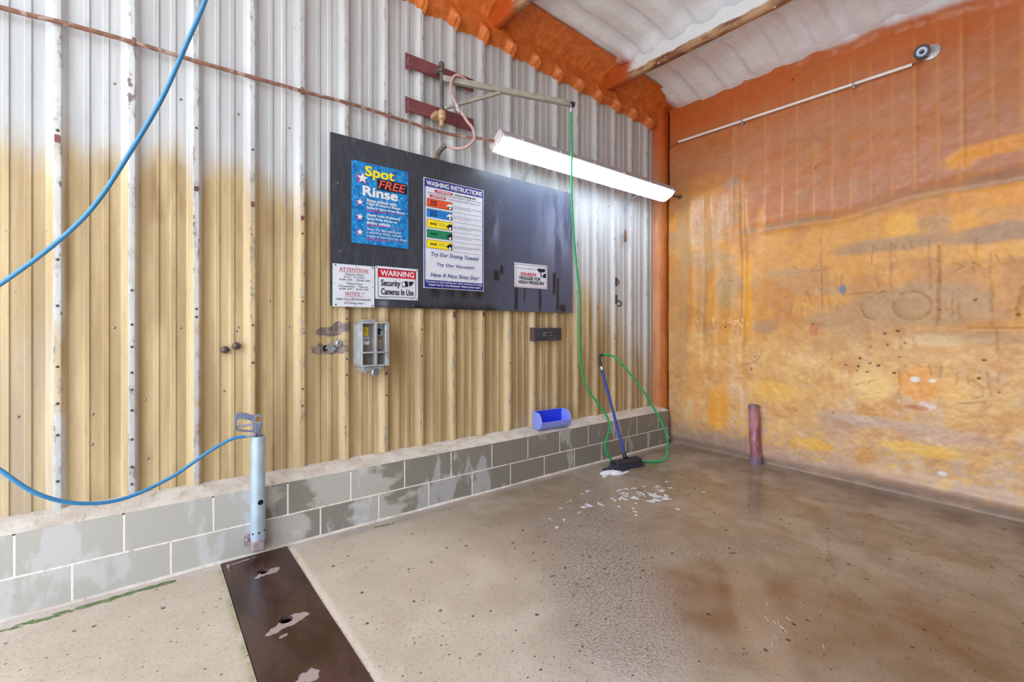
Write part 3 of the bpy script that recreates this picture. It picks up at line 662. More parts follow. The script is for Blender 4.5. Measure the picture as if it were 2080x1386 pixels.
wallR = gridobj('wall_right', np.stack([XW, YW, ZW], -1), M['foam'], {'paint': paint}, flip=False, kind='structure', label='orange spray foamed end wall, scratched and worn yellow below')

# rounded foam column in the corner
th = np.linspace(-0.15, 1, 22); zc2 = np.arange(0.40, 4.42, 0.02)
TH, ZK = np.meshgrid(th, zc2, indexing='ij')
bul = np.sin(np.clip(TH, 0, 1) * math.pi)
XK = 0.118 + (0.318 - 0.118) * TH - 0.03 * bul + (fbm(TH, ZK, 3, 93) - .5) * 0.012
YK = -0.004 - 0.112 * np.clip(TH, 0, 1) - 0.055 * bul + (fbm(TH, ZK, 4, 95) - .5) * 0.012
kp = np.ones(TH.shape + (3,)) * C(190, 112, 56)
fk = fbm(TH * 0.5, ZK, 4, 97)
kp = kp * (1 - sstep(fk, .4, .65)[..., None] * .6) + C(206, 132, 72) * (sstep(fk, .4, .65)[..., None] * .6)
tz = sstep(ZK, 3.2, 3.9)[..., None]; kp = kp * (1 - tz) + C(194, 86, 22) * tz
gy = (1 - sstep(TH, -0.02, 0.10))[..., None]; kp = kp * (1 - gy) + C(150, 132, 118) * gy
gridobj('trim_2', np.stack([XK, YK, ZK], -1), M['foam'], {'paint': kp}, flip=True, kind='structure', label='rounded orange foam column in the corner of the two walls')

# concrete block kerb under the metal wall
kb = MB(); wet_list = []
def block(x0, x1, z0, z1): kb.mat(0).box(x0, x1, -0.206, -0.05, z0, z1)
J = 0.0055
x1j = -0.0394
for kk in range(-1, 16):
    a, b = x1j - 0.406 * (kk + 1), x1j - 0.406 * kk
    b = min(b, 0.176 + J); block(a + J, b - J, 0.204, 0.413)
    a2, b2 = x1j - 0.406 * (kk + 0.5), x1j - 0.406 * (kk - 0.5)
    b2 = min(b2, 0.176 + J)
    if a2 < 0.15: block(a2 + J, b2 - J, 0.010, 0.194)
kb.mat(1).box(-6.5, 0.172, -0.2045, -0.04, -0.02, 0.405)
xcap = np.arange(-6.5, 0.185, 0.02); ycap = np.linspace(-0.2055, 0.012, 16)
for i in range(len(xcap) - 1): pass
XQ, YQ = np.meshgrid(xcap, ycap, indexing='ij')
ZQ = 0.4135 + 0.037 * np.clip((YQ + 0.2055) / 0.2, 0, 1) ** 0.8 + (fbm(XQ, YQ, 4, 101) - .5) * 0.008 * sstep(YQ, -0.204, -0.17) + (fbm(XQ, YQ, 25, 103) - .5) * 0.004 * sstep(YQ, -0.204, -0.19)
no = len(kb.v); n_, m_ = XQ.shape
kb.mat(2).add(np.stack([XQ, YQ, ZQ], -1).reshape(-1, 3).tolist(), [(i * m_ + j, (i + 1) * m_ + j, (i + 1) * m_ + j + 1, i * m_ + j + 1) for i in range(n_ - 1) for j in range(m_ - 1)])
# end closure of the cap and a mortar fillet at the floor
kb.mat(1).add([(0.176, -0.2055, 0.40), (0.176, 0.0, 0.40), (0.18, 0.0, 0.451), (0.18, -0.2055, 0.4135)], [(0, 1, 2, 3)])
fx = np.arange(-6.5, 0.19, 0.05)
fv = []
for x in fx:
    hgt = 0.012 + 0.012 * vnoise(np.array(x * 3.1), np.array(0.3), 107); dp = 0.014 + 0.02 * vnoise(np.array(x * 2.3), np.array(0.7), 109)
    hgt *= .7; dp *= .6; fv += [(x, -0.203, hgt), (x, -0.206 - dp * 0.4, hgt * 0.8), (x, -0.206 - dp, -0.003)]
kb.mat(2).add(fv, [(i * 3 + j, (i + 1) * 3 + j, (i + 1) * 3 + j + 1, i * 3 + j + 1) for i in range(len(fx) - 1) for j in range(2)])
kerb = obj('baseboard_left', kb, [M['block'], M['mortar'], M['cap']], angle=50, kind='structure', label='two course grey concrete block kerb under the metal wall')
co = np.array(kb.v); wet_shade_v = 0.08 + 0.90 * sstep(co[:, 0], -3.95, -2.7)
wet_shade_v = np.where((np.abs(co[:, 0] + 4.05) < 0.17), 0.62, wet_shade_v)  # strip right of the holster darkened as its painted shadow
at = kerb.data.attributes.new('wet', 'FLOAT', 'POINT'); at.data.foreach_set('value', wet_shade_v.astype(np.float32))

# floor slab, with a trench under the drain cover
SHR = 0.0526
def shear(x, y): return x + SHR * (-y - 0.23)
PX0, PX1, PY0, PY1 = -4.470, -4.106, -0.228, -2.75
xf = np.unique(np.round(np.concatenate([np.arange(-9, -5.7, 0.15), np.arange(-5.7, 0.42, 0.02), [PX0, PX1]]), 4))
xf = xf[np.abs(xf - PX0) + (xf == PX0) > 0.004]; xf = np.array([x for x in xf if x in (PX0, PX1) or (abs(x - PX0) > .004 and abs(x - PX1) > .004)])
yf = np.concatenate([np.arange(0.05, PY0 + 0.005, -0.02), [PY0], np.arange(PY0 - 0.02, PY1 + 0.005, -0.02), [PY1], np.arange(PY1 - 0.02, -3.7, -0.02), np.arange(-3.8, -5.75, -0.1)])
XF, YF = np.meshgrid(xf, yf, indexing='ij')
cx_ = (XF[:-1, :-1] + XF[1:, 1:]) / 2; cy_ = (YF[:-1, :-1] + YF[1:, 1:]) / 2
keep = ~((cx_ > PX0) & (cx_ < PX1) & (cy_ < PY0) & (cy_ > PY1))
XF0 = XF; XF = shear(XF, YF)
g1 = fbm(XF, YF, 1.3, 111); g2 = fbm(XF, YF, 4, 113); g3 = fbm(XF, YF, 11, 115)
ZF = np.zeros_like(XF) + (g2 - .5) * 0.004
tint = np.ones(XF.shape + (3,)) * C(184, 168, 150)
wetm = sstep(XF - 0.5 * YF * 0 + 0.9 * (g1 - .5), -3.6, -2.4) * 0.75
tint = blend(tint, sstep(XF + 0.8 * (g1 - .5), -3.6, -2.4), (156, 136, 114))
tint = blend(tint, sstep(XF + 0.4 * (g1 - .5), -1.3, -0.6) * 0.8, (138, 116, 94))
tint = blend(tint, sstep(g2, 0.5, 0.7) * 0.35, (206, 190, 172))
def fpatch(x, y, rx, ry, rot, c, amt, wamt=0.0, hard=0.4, seed=120, p=2):
    global tint, wetm
    dx, dy = XF - x, YF - y; cr_, sr = math.cos(rot), math.sin(rot)
    u = dx * cr_ + dy * sr; v = -dx * sr + dy * cr_
    d = (np.abs(u / rx) ** p + np.abs(v / ry) ** p) ** (1 / p) + (fbm(XF, YF, 5, seed) - .5) * 0.5
    f = 1 - sstep(d, 1 - hard, 1 + hard)
    if c: tint = blend(tint, f * amt, c)
    wetm = np.clip(wetm * (1 - f * abs(wamt)) + f * max(wamt, 0), 0, 1); return f
fpatch(-2.40, -2.22, .55, .30, -0.75, (138, 94, 56), .9, .8, hard=.7)
fpatch(-1.85, -2.95, .35, .32, 0, (132, 92, 54), .9, .9, hard=.7)
fpatch(-2.2, -2.6, .3, .25, 0, (164, 126, 92), .6, .6, hard=.8)
fpatch(-2.35, -2.38, .45, .10, .6, (196, 170, 146), .6, .2)
wetm = np.maximum(wetm, np.exp(-((YF + 0.27) / 0.09) ** 2) * 0.9 * sstep(XF, -4.0, -3.6))
agg_ = 0.85 * fpatch(-2.62, -1.62, .62, .30, .80, (186, 166, 150), .6, .75, seed=130, hard=.65)
agg_ = np.maximum(agg_, 0.95 * fpatch(-1.75, -0.78, .40, .10, .62, (140, 122, 104), .5, .7, seed=131))
agg_ = np.maximum(agg_, 0.8 * fpatch(-2.15, -1.15, .22, .14, .7, (150, 130, 112), .5, .7, seed=132))
agg_ = np.maximum(agg_, 0.5 * fpatch(-1.9, -1.9, .7, .14, -.5, None, 0, .5, seed=133))
agg_ = np.maximum(agg_, 0.6 * fpatch(-2.9, -2.0, .35, .3, .7, (186, 168, 154), .5, .7, seed=134))
crack = [(-1.16, -2.32), (-1.42, -2.40), (-1.62, -2.50), (-1.74, -2.47), (-1.86, -2.55), (-2.02, -2.56)]
cm = np.exp(-(segdist(XF + (g3 - .5) * .05, YF + (g3 - .5) * .05, crack) / 0.006) ** 2)
tint = blend(tint, cm * 0.6, (90, 72, 56))
pale_edge = np.exp(-((XF0 - PX1 - 0.012) / 0.02) ** 2) * (YF < PY0)
tint = blend(tint, pale_edge * 0.8, (232, 216, 200))
tint = blend(tint, np.exp(-((XF0 - PX0 + 0.008) / 0.014) ** 2) * (YF < PY0) * sstep(g3, .35, .6), (140, 138, 96))
tint = blend(tint, np.exp(-((YF + 0.25) / 0.03) ** 2) * 0.6, (196, 184, 184))
gridobj('floor', np.stack([XF, YF, ZF], -1), M['floor'], {'tint': tint, 'wet': wetm, 'agg': agg_}, keep=keep, flip=True, kind='structure', label='wet worn concrete floor slab')
tr = MB()
q = [(PX0, PY0), (PX1, PY0), (PX1, PY1), (PX0, PY1)]
q = [(shear(x, y), y) for x, y in q]
tr.add([(x, y, 0.0) for x, y in q] + [(x, y, -0.35) for x, y in q], [(0, 1, 5, 4), (1, 2, 6, 5), (2, 3, 7, 6), (3, 0, 4, 7), (4, 5, 6, 7)])
obj('trim_3', tr, M['hole'], kind='structure', label='dark trench below the drain cover')
# ground outside the open bay side; unseen wall added to block light
gm = MB(); gm.box(-40, -8.95, -30, 30, -0.12, -0.02); gm.box(-8.95, 0.9, -30, -5.74, -0.12, -0.02)
obj('trim_4', gm, simple('outside_concrete', (222, 218, 212), 0.8, scale=1), kind='structure', label='concrete apron outside the bay')
bw = MB(); bw.box(-6.3, 0.6, -5.95, -5.72, -0.02, 4.6)
obj('wall_back_blocker', bw, M['outer'], kind='structure', label='plain grey unseen wall added behind the camera to block light')
ow = MB(); ow.box(0.42, 0.6, -5.8, 0.2, -0.05, 4.7); ow.box(-6.5, 0.6, 0.03, 0.2, -0.05, 4.8)
obj('wall_outer', ow, M['outer'], kind='structure', label='outer cladding behind the foam and metal walls')
rf = MB(); rf.box(-6.5, 0.6, -5.95, 0.2, 4.86, 4.95)
obj('trim_5', rf, M['outer'], kind='structure', label='roof deck above the foam')

# ------------------------------------------------------------------ text
deps = None
def text_mesh(s, bold=0.0, shear_=0.0, space=1.0):
    cu = bpy.data.curves.new('lettering', 'FONT'); cu.body = s; cu.size = 1.0; cu.shear = shear_; cu.space_character = space
    cu.resolution_u = 3; cu.extrude = 0.0
    o = bpy.data.objects.new('lettering_tmp', cu); COL.objects.link(o)
    bpy.context.view_layer.update()
    dg = bpy.context.evaluated_depsgraph_get()
    me = bpy.data.meshes.new_from_object(o.evaluated_get(dg))
    bpy.data.objects.remove(o); bpy.data.curves.remove(cu)
    v = [(p.co.x, p.co.y, 0.0) for p in me.vertices]; f = [tuple(p.vertices) for p in me.polygons]
    bpy.data.meshes.remove(me)
    if bold > 0:
        v0, f0 = v, f; v, f = [], []
        for li, (dx, dy) in enumerate(((-bold, -bold * .7), (bold, -bold * .7), (-bold, bold * .7), (bold, bold * .7), (0, 0))):
            o = len(v); v += [(p[0] + dx, p[1] + dy, li * 0.0003) for p in v0]; f += [tuple(i + o for i in q) for q in f0]
    return v, f

class Sub:
    """let what is printed on a part be a child of that part"""
    def __init__(s, p, part): s.p, s.part = p, part
    def __enter__(s): s.old = s.p.rt; s.p.rt = s.part
    def __exit__(s, *a): s.p.rt = s.old

class Panel:
    """flat sign on the wall; u right, v down, both 0..1"""
    def __init__(s, rt, x0, x1, z0, z1, y): s.rt, s.x0, s.x1, s.z0, s.z1, s.y = rt, x0, x1, z0, z1, y; s.lv = 0
    def X(s, u): return s.x0 + (s.x1 - s.x0) * u
    def Z(s, v): return s.z1 - (s.z1 - s.z0) * v
    def slab(s, name, u0, u1, v0, v1, m, lv=1, th=0.0012, bev=0.0):
        b = MB(); y = s.y - 0.0012 * (lv - 1); b.box(s.X(u0), s.X(u1), y - th, y, s.Z(v1), s.Z(v0)); return obj(name, b, m, s.rt, bevel=bev)
    def line(s, name, u0, v0, u1, v1, m, wd=0.002, lv=2):
        b = MB(); y = s.y - 0.0012 * (lv - 1)
        if abs(v1 - v0) < 1e-6: b.box(s.X(u0), s.X(u1), y - .0012, y, s.Z(v0) - wd / 2, s.Z(v0) + wd / 2)
        else: b.box(s.X(u0) - wd / 2, s.X(u0) + wd / 2, y - .0012, y, s.Z(v1), s.Z(v0))
        return b
    def frame(s, name, u0, u1, v0, v1, m, wd=0.003, lv=2):
        b = MB()
        for q in ((u0, v0, u1, v0), (u0, v1, u1, v1), (u0, v0, u0, v1), (u1, v0, u1, v1)):
            t = s.line('', *q, m, wd, lv); b.add(t.v, t.f)
        return obj(name, b, m, s.rt)
    def poly(s, name, pts, m, lv=3, th=0.0012):
        b = MB(); y = s.y - 0.0012 * (lv - 1)
        b.prism(pts, 0, th, lambda a, c, d: (s.X(a), y - d, s.Z(c))); return obj(name, b, m, s.rt)
    def text(s, t, u0, u1, v0, v1, m, bold=0.0, shear_=0.0, lv=3, space=1.0, name='lettering'):
        v, f = text_mesh(t, bold, shear_, space)
        xs_ = [p[0] for p in v]; ys_ = [p[1] for p in v]
        a0, a1, b0, b1 = min(xs_), max(xs_), min(ys_), max(ys_)
        y = s.y - 0.0012 * (lv - 1) - 0.0004
        b = MB(); b.add([(s.X(u0 + (u1 - u0) * (p[0] - a0) / (a1 - a0)), y - p[2], s.Z(v1 + (v0 - v1) * (p[1] - b0) / (b1 - b0))) for p in v], f)
        return obj(name, b, m, s.rt)
def star(cx, cy, r, asp):
    out = []
    for i in range(10):
        a = -math.pi / 2 + i * math.pi / 5; rr = r if i % 2 == 0 else r * 0.42
        out.append((cx + rr * math.cos(a), cy + rr * math.sin(a) * asp))
    return out
def head(panel_root, x, z, y, m=None, r=0.006, name='screw'):
    b = MB(); b.lathe([(r, 0), (r, 0.002), (r * .6, 0.0035)], (x, y, z), (0, -1, 0), 10); return obj(name, b, m or M['darkscrew'], panel_root)

# ------------------------------------------------------------------ black signboard
bx0, bx1, bz0, bz1 = -3.792, -1.340, 1.595, 2.862
brd = root('signboard', ((bx0 + bx1) / 2, -0.045, bz0), 'large black board screwed to the ribbed wall behind the signs', 'board')
xb_ = np.arange(bx0, bx1 + .001, (bx1 - bx0) / 250); zb_ = np.arange(bz0, bz1 + .001, (bz1 - bz0) / 130)
XG, ZG = np.meshgrid(xb_, zb_, indexing='ij')
h1 = fbm(XG, ZG * 0.6, 3, 141); h2 = fbm(XG * 2, ZG * 0.4, 8, 143)
bp = np.ones(XG.shape + (3,)) * C(56, 59, 68)
bp = blend(bp, sstep(h1, .4, .7) * .5, (64, 68, 78))
bp = blend(bp, sstep(XG, -2.7, -1.9) * 0.9, (84, 92, 118))  # bluish haze of the strip light painted onto the board's right side
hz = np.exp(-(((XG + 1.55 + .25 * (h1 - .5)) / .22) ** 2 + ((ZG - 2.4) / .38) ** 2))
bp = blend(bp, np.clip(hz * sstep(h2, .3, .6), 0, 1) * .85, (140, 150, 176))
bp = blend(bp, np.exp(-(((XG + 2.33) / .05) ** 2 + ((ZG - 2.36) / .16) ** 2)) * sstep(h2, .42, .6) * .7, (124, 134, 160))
dr = np.zeros_like(XG)
for x, z0, z1, wd_ in ((-2.09, 1.6, 1.84, .022), (-1.99, 1.69, 1.83, .009), (-1.79, 1.6, 1.84, .018), (-1.55, 1.62, 1.95, .018), (-1.60, 1.78, 2.0, .02), (-2.32, 1.88, 1.97, .035), (-2.26, 1.94, 2.02, .02), (-1.48, 1.60, 1.68, .05)):
    xx = x - 0.02 * sstep(-ZG, -z1, -z0) * 0
    dr = np.maximum(dr, np.exp(-((XG - xx + .02 * (h2 - .5)) / wd_) ** 4) * sstep(ZG, z0 - .02, z0 + .01) * (1 - sstep(ZG, z1 - .02, z1 + .02)))
dr = np.maximum(dr, (1 - sstep(ZG + .12 * (h1 - .5), 1.62, 1.70)) * sstep(XG, -3.25, -3.1) * (1 - sstep(XG, -2.35, -2.3)))
for x in (-2.95, -2.8, -2.66, -2.52): dr = np.maximum(dr, np.exp(-(((XG - x) / .045) ** 2 + ((ZG - 1.74) / .05) ** 2)))
bp = blend(bp, np.clip(dr, 0, 1) * .9, (18, 18, 26))
bp = blend(bp, np.exp(-(((XG + 3.39) / .05) ** 2 + ((ZG - 1.625) / .025) ** 2)) * sstep(h2, .4, .55) * .8, (130, 136, 150))
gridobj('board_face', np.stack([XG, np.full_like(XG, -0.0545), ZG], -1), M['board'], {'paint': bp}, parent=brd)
bb = MB(); bb.box(bx0, bx1, -0.0544, -0.0400, bz0, bz1); obj('board_core', bb, M['black'], brd)
for x, z in ((-3.62, 2.84), (-3.2, 2.845), (-2.8, 2.85), (-2.4, 2.845), (-2.02, 2.85), (-1.6, 2.85), (-3.74, 2.5), (-3.15, 1.615), (-2.62, 1.61), (-2.1, 1.61), (-1.79, 1.615), (-1.50, 1.61), (-3.72, 2.0), (-2.28, 2.62)): head(brd, x, z, -0.0547, M['screw'])

BY = -0.0550
# water-drop poster
r_ = root('rinse_poster', (-3.417, BY, 2.073), 'blue water drop poster headed Spot Free Rinse on the black board', 'poster')
p = Panel(r_, -3.642, -3.192, 2.073, 2.694, BY)
p.slab('panel', 0, 1, 0, 1, M['drops'], th=0.003); p.y -= 0.0025
p.poly('star', star(.165, .205, .115, .72), M['pink'], 2); p.poly('star', star(.18, .20, .095, .72), M['white'], 3)
p.text('Spot', .22, .74, .035, .20, M['yel'], .03)
bd_ = p.slab('black_band', .43, .98, .165, .30, M['black'], 2)
with Sub(p, bd_): p.text('FREE', .45, .95, .18, .285, M['salmon'], .012, .25, 4)
p.text('Rinse', .18, .80, .285, .41, M['white'], .035)
yy = [.43, .48, .53, .61, .655, .705]
for t, u1, v0 in (('Rinse vehicle with', .78, .435), ('High-Pressure Rinse', .85, .482), ('before Spot-Free Rinse', .93, .530), ('Apply Low-Pressure', .84, .617), ('Spot-Free Rinse to', .79, .663), ('entire vehicle', .66, .708)): p.text(t, .25, u1, v0, v0 + .042, M['white'], .03)
for t, u1, v0 in (('Note - For best results and', .86, .79), ('a sparkling finish, squeeze', .88, .835), ('trigger & rinse from top down', .96, .88)): p.text(t, .25, u1, v0, v0 + .036, M['white'], .004, .3)
for u0, u1, v in ((.25, .9, .578), (.25, .55, .588), (.25, .92, .757), (.25, .5, .768), (.25, .97, .925), (.25, .6, .94)): obj('underline', p.line('', u0, v, u1, v, M['pink'], .003), M['pink'], r_)
for v in (.495, .677, .862):
    p.poly('star', star(.125, v + .004, .068, .72), M['pink'], 2); p.poly('star', star(.137, v, .056, .72), M['white'], 3)
# washing instructions
r_ = root('instruction_sign', (-2.762, BY, 1.766), 'tall white Washing Instructions sign with coloured step boxes', 'sign')
p = Panel(r_, -3.058, -2.466, 1.766, 2.684, BY)
p.slab('panel', 0, 1, 0, 1, M['signwhite'], th=0.003); p.y -= 0.0025
p.frame('border', .018, .982, .010, .990, M['navy'], .009, 1)
bd_ = p.slab('header_band', .018, .982, .010, .078, M['navy'], 2)
with Sub(p, bd_): p.text('WASHING INSTRUCTIONS', .04, .965, .022, .067, M['white'], .03, 0, 4)
def pill(u0, u1, v0, v1):
    pts = []; hu = (v1 - v0) * .5 * (p.z1 - p.z0) / (p.x1 - p.x0)
    for i in range(9): a = math.pi / 2 + math.pi * i / 8; pts.append((u0 + hu + hu * math.cos(a), (v0 + v1) / 2 - (v1 - v0) / 2 * math.sin(a)))
    for i in range(9): a = -math.pi / 2 + math.pi * i / 8; pts.append((u1 - hu + hu * math.cos(a), (v0 + v1) / 2 - (v1 - v0) / 2 * math.sin(a)))
    return p.poly('red_pill', pts, M['red'], 2)
with Sub(p, pill(.17, .46, .092, .118)): p.text('WARNING', .20, .43, .097, .113, M['white'], .03, 0, 4)
p.text('HIGH PRESSURE', .49, .86, .097, .113, M['greyprint'], .03)
p.text('GRASP WAND FIRMLY IN HAND BEFORE INSERTING COINS', .06, .95, .124, .138, M['greyprint'], .0)
with Sub(p, pill(.09, .35, .145, .171)): p.text('CAUTION', .12, .32, .150, .166, M['white'], .03, 0, 4)
p.text('FLOOR MAY BE SLIPPERY WHEN WET', .38, .93, .152, .166, M['greyprint'], 0)
boxes = ((.184, .257, 'orange', ('WASH', 'SOAP'), 'Turn selector knob to PRESOAK.  Wash vehicle and'), (.279, .350, 'sky', ('FOAM', 'BRUSH'), 'Turn pointer to FOAM BRUSH. Let water run from'), (.374, .446, 'yel', ('RINSE',), 'Turn selector knob. Let vehicle rinse. Rinse'), (.466, .538, 'greenp', ('WAX',), 'Turn selector knob to WAX. Spray on whole vehicle'), (.560, .632, 'yel', ('RINSE',), 'Turn selector knob. Let vehicle rinse. Rinse'))
for v0, v1, cn, ws, t in boxes:
    bd_ = p.slab('step_box', .05, .45, v0, v1, M[cn], 2); p.rt = bd_; p.frame('box_outline', .05, .45, v0, v1, M['black'], .0022, 3)
    for q_, wd_ in enumerate(ws):
        hh_ = .022; c0 = (v0 + v1) / 2 - hh_ * len(ws) / 2 - .002 * (len(ws) - 1) + q_ * (hh_ + .004)
        p.text(wd_, .10, .205, c0, c0 + hh_, M['black'], .02)
    for q_ in range(3): obj('caption', p.line('', .235, v0 + .022 + q_ * .011, .33 + .01 * q_, v0 + .022 + q_ * .011, None, .0022, 3), M['greyprint'], bd_)
    vc = (v0 + v1) / 2
    p.poly('car_picture', [(.36, vc + .012), (.362, vc), (.385, vc - .010), (.40, vc - .018), (.45, vc - .018), (.45, vc + .026), (.40, vc + .026), (.385, vc + .016)], M['white'] if cn in ('orange', 'sky') else M['black'], 3)
    p.poly('car_picture', [(.365, vc + .012), (.45, vc + .004), (.45, vc + .034), (.40, vc + .03), (.38, vc + .02)], M['black'], 4)
    p.poly('wheel_picture', [(.415 + .019 * math.cos(a * .524), vc + .022 + .0125 * math.sin(a * .524)) for a in range(12)], M['white'], 5)
    p.rt = r_
    p.text(t, .47, .95, vc - .012, vc + .002, M['greyprint'], .0); p.text('then remove coins slowly', .47, .78, vc + .006, vc + .019, M['greyprint'], 0)
    obj('rule', p.line('', .46, v1 + .010, .96, v1 + .010, None, .0012, 2), M['greyprint'], r_)
for t, u0, u1, v0, v1 in (('Try Our Drying Towels!', .115, .91, .668, .715), ('Try Our Vacuums!', .205, .83, .763, .800), ('Have A Nice Shiny Day!', .105, .91, .857, .905)): p.text(t, u0, u1, v0, v1, M['navy'], .012, .22, 3, 1.08)
bd_ = p.slab('footer_band', .018, .982, .925, .990, M['navy'], 2)
with Sub(p, bd_): p.text('No bucket or hand washing when other customers are waiting', .035, .965, .932, .953, M['white'], .012, 0, 4); p.text('Thank You for Your Business!  Please Come Again!', .07, .94, .959, .981, M['white'], .02, 0, 4)
for u, v in ((.02, .02), (.98, .02), (.012, .28), (.988, .34), (.012, .43), (.988, .5), (.012, .6), (.988, .66), (.012, .98), (.988, .98), (.3, .992), (.52, .992), (.74, .992)): head(r_, p.X(u), p.Z(v), p.y - .002, M['screw'], .005)
# attention sign
r_ = root('hours_sign', (-3.624, BY, 1.59), 'square white Attention sign with opening hours in the lower left corner of the board', 'sign')
p = Panel(r_, -3.778, -3.471, 1.590, 1.905, BY); p.slab('panel', 0, 1, 0, 1, M['signwhite'], th=0.004); p.y -= 0.0035
p.text('ATTENTION:', .15, .86, .075, .165, M['fadedred'], .004, 0, 2, 1.05); obj('underline', p.line('', .15, .182, .85, .182, None, .0025), M['fadedred'], r_)
for t, u0, u1, v0, v1 in (('Summer Hours', .29, .74, .205, .255), ('April - October', .25, .77, .272, .322), ('6:00 AM - 10:00 PM', .15, .88, .338, .383), ('Winter Hours', .32, .71, .425, .470), ('November - March', .14, .83, .492, .535), ('6:00 AM - 8:00 PM', .15, .84, .556, .600)): p.text(t, u0, u1, v0, v1, M['greyprint'], .004, 0, 2, 1.1)
p.text('NOTICE ! !', .29, .74, .645, .735, M['fadedred'], .004, 0, 2); obj('underline', p.line('', .29, .758, .73, .758, None, .0025), M['fadedred'], r_)
p.text('Lights Turn Off Automatically', .08, .90, .79, .855, M['greyprint'], .004, 0, 2); p.text('At Closing Time !', .26, .75, .885, .945, M['greyprint'], .004, 0, 2)
obj('underline', p.line('', .27, .86, .49, .86, None, .0015), M['fadedred'], r_)
for u, v, r in ((.06, .035, .006), (.95, .035, .006), (.07, .955, .006), (.95, .96, .006), (.54, .025, .003), (.03, .47, .003), (.955, .5, .003), (.52, .975, .003)): head(r_, p.X(u), p.Z(v), p.y - .0006, M['darkscrew'], r)
# warning sign
r_ = root('camera_warning_sign', (-3.285, BY, 1.658), 'white and red Warning Security Cameras In Use sign', 'sign')
p = Panel(r_, -3.463, -3.107, 1.658, 1.914, BY); p.slab('panel', 0, 1, 0, 1, M['signwhite'], th=0.003, bev=.002); p.y -= 0.0025
bd_ = p.slab('red_band', .06, .94, .075, .33, M['red'], 2); p.frame('border', .06, .94, .075, .925, M['black'], .003, 2)
with Sub(p, bd_): p.text('WARNING', .115, .895, .115, .285, M['white'], .02, 0, 4)
p.text('Security', .125, .565, .40, .655, M['black'], .022); p.text('Cameras In Use', .125, .885, .665, .86, M['black'], .022)
p.poly('camera_picture', [(.63, .46), (.70, .40), (.77, .41), (.88, .41), (.885, .46), (.83, .55), (.76, .58), (.66, .585)], M['black'], 2)
p.poly('camera_picture', [(.645 + .045 * math.cos(a * .52), .515 + .092 * math.sin(a * .52)) for a in range(12)], M['black'], 3)
p.poly('camera_picture', [(.645 + .032 * math.cos(a * .52), .515 + .068 * math.sin(a * .52)) for a in range(12)], M['white'], 4)
p.poly('camera_picture', [(.735, .40), (.760, .40), (.780, .585), (.752, .59), (.762, .5)], M['white'], 4)
obj('small_print', p.line('', .09, .955, .3, .955, None, .002), M['greyprint'], r_); obj('small_print', p.line('', .8, .955, .9, .955, None, .002), M['greyprint'], r_)
for u, v in ((.025, .04), (.97, .05), (.975, .96)): head(r_, p.X(u), p.Z(v), p.y - .0006, M['darkscrew'], .005)
# squeeze trigger sign
r_ = root('trigger_sign', (-1.905, BY, 1.827), 'small white Squeeze Trigger For High Pressure sign low on the right of the board', 'sign')
p = Panel(r_, -2.112, -1.699, 1.827, 2.063, BY); p.slab('panel', 0, 1, 0, 1, M['signwhite'], th=0.003); p.y -= 0.0025
p.frame('border', .035, .965, .05, .95, M['fadedred'], .0025, 2); obj('rule', p.line('', .035, .20, .70, .20, None, .0018), M['greyprint'], r_)
p.text('SQUEEZE', .17, .645, .375, .515, M['red'], .03); p.text('TRIGGER FOR', .115, .79, .535, .675, M['black'], .022); p.text('HIGH PRESSURE', .11, .905, .705, .845, M['black'], .022)
p.poly('spray_gun_picture', [(.69, .15), (.93, .15), (.93, .28), (.80, .31), (.72, .28), (.69, .24)], M['black'], 2)
p.poly('spray_gun_picture', [(.90, .34), (.96, .36), (.955, .53), (.86, .52), (.86, .42)], M['black'], 2)
p.poly('hand_picture', [(.75, .30), (.79, .31), (.83, .43), (.85, .53), (.80, .50)], M['greyprint'], 2)
for u, v in ((.05, .07), (.95, .07), (.05, .94), (.95, .94)): head(r_, p.X(u), p.Z(v), p.y - .0006, M['rust'], .005)

# ------------------------------------------------------------------ fluorescent fixture
fxr = root('strip_light', (-1.26, -0.33, 2.92), 'long lit fluorescent strip light with clear lens above the board', 'light')
FC = Vector((0, -0.33, 3.015)); TL = math.radians(64)
nv = Vector((0, -math.cos(TL), -math.sin(TL))); tv = Vector((0, -math.sin(TL), math.cos(TL)))
def FP(a, b, x): q = FC + tv * a + nv * b; return (x, q.y, q.z)
FX0, FX1 = -2.50, -0.005
hb = MB(); hb.prism([(-.088, -.07), (.088, -.07), (.100, -.012), (.100, .004), (-.100, .004), (-.100, -.012)], FX0, FX1, lambda a, b, d: FP(a, b, d)); obj('housing', hb, M['lampbody'], fxr, bevel=.004)
# lens: bowed trough, faces split so that the ends glow less
lb = []
na = 12; xsn = [FX0 + .004, FX0 + .03, FX0 + .07, FX0 + .13, FX0 + .2] + list(np.linspace(FX0 + .3, FX1 - .3, 12)) + [FX1 - .2, FX1 - .12, FX1 - .06, FX1 - .03, FX1 - .004]
PL = np.zeros((len(xsn), na + 1, 3)); GL = np.zeros((len(xsn), na + 1))
for i, x in enumerate(xsn):
    en = min(1, min(x - FX0, FX1 - x) / .07); hgt = .003 + .050 * math.sqrt(max(0, 1 - (1 - en) ** 2))
    for j in range(na + 1):
        t = j / na * 2 - 1
        q = FP(t * .092, .004 + hgt * (1 - abs(t) ** 5), x); PL[i, j] = q
        ex = min(x - FX0, FX1 - x)
        GL[i, j] = (0.05 + 0.95 * min(1, max(0, (ex - .03) / .16))) * (1 - 0.35 * abs(t) ** 9)
gridobj('lens', PL, M['lens'], {'glow': GL}, parent=fxr)
rb = MB()
for a in (-.096, .096): rb.prism([(a - .005, .0), (a + .005, .0), (a + .005, .012), (a - .005, .012)], FX0, FX1, lambda a_, b, d: FP(a_, b, d))
obj('lens_rim', rb, M['lensrim'], fxr)
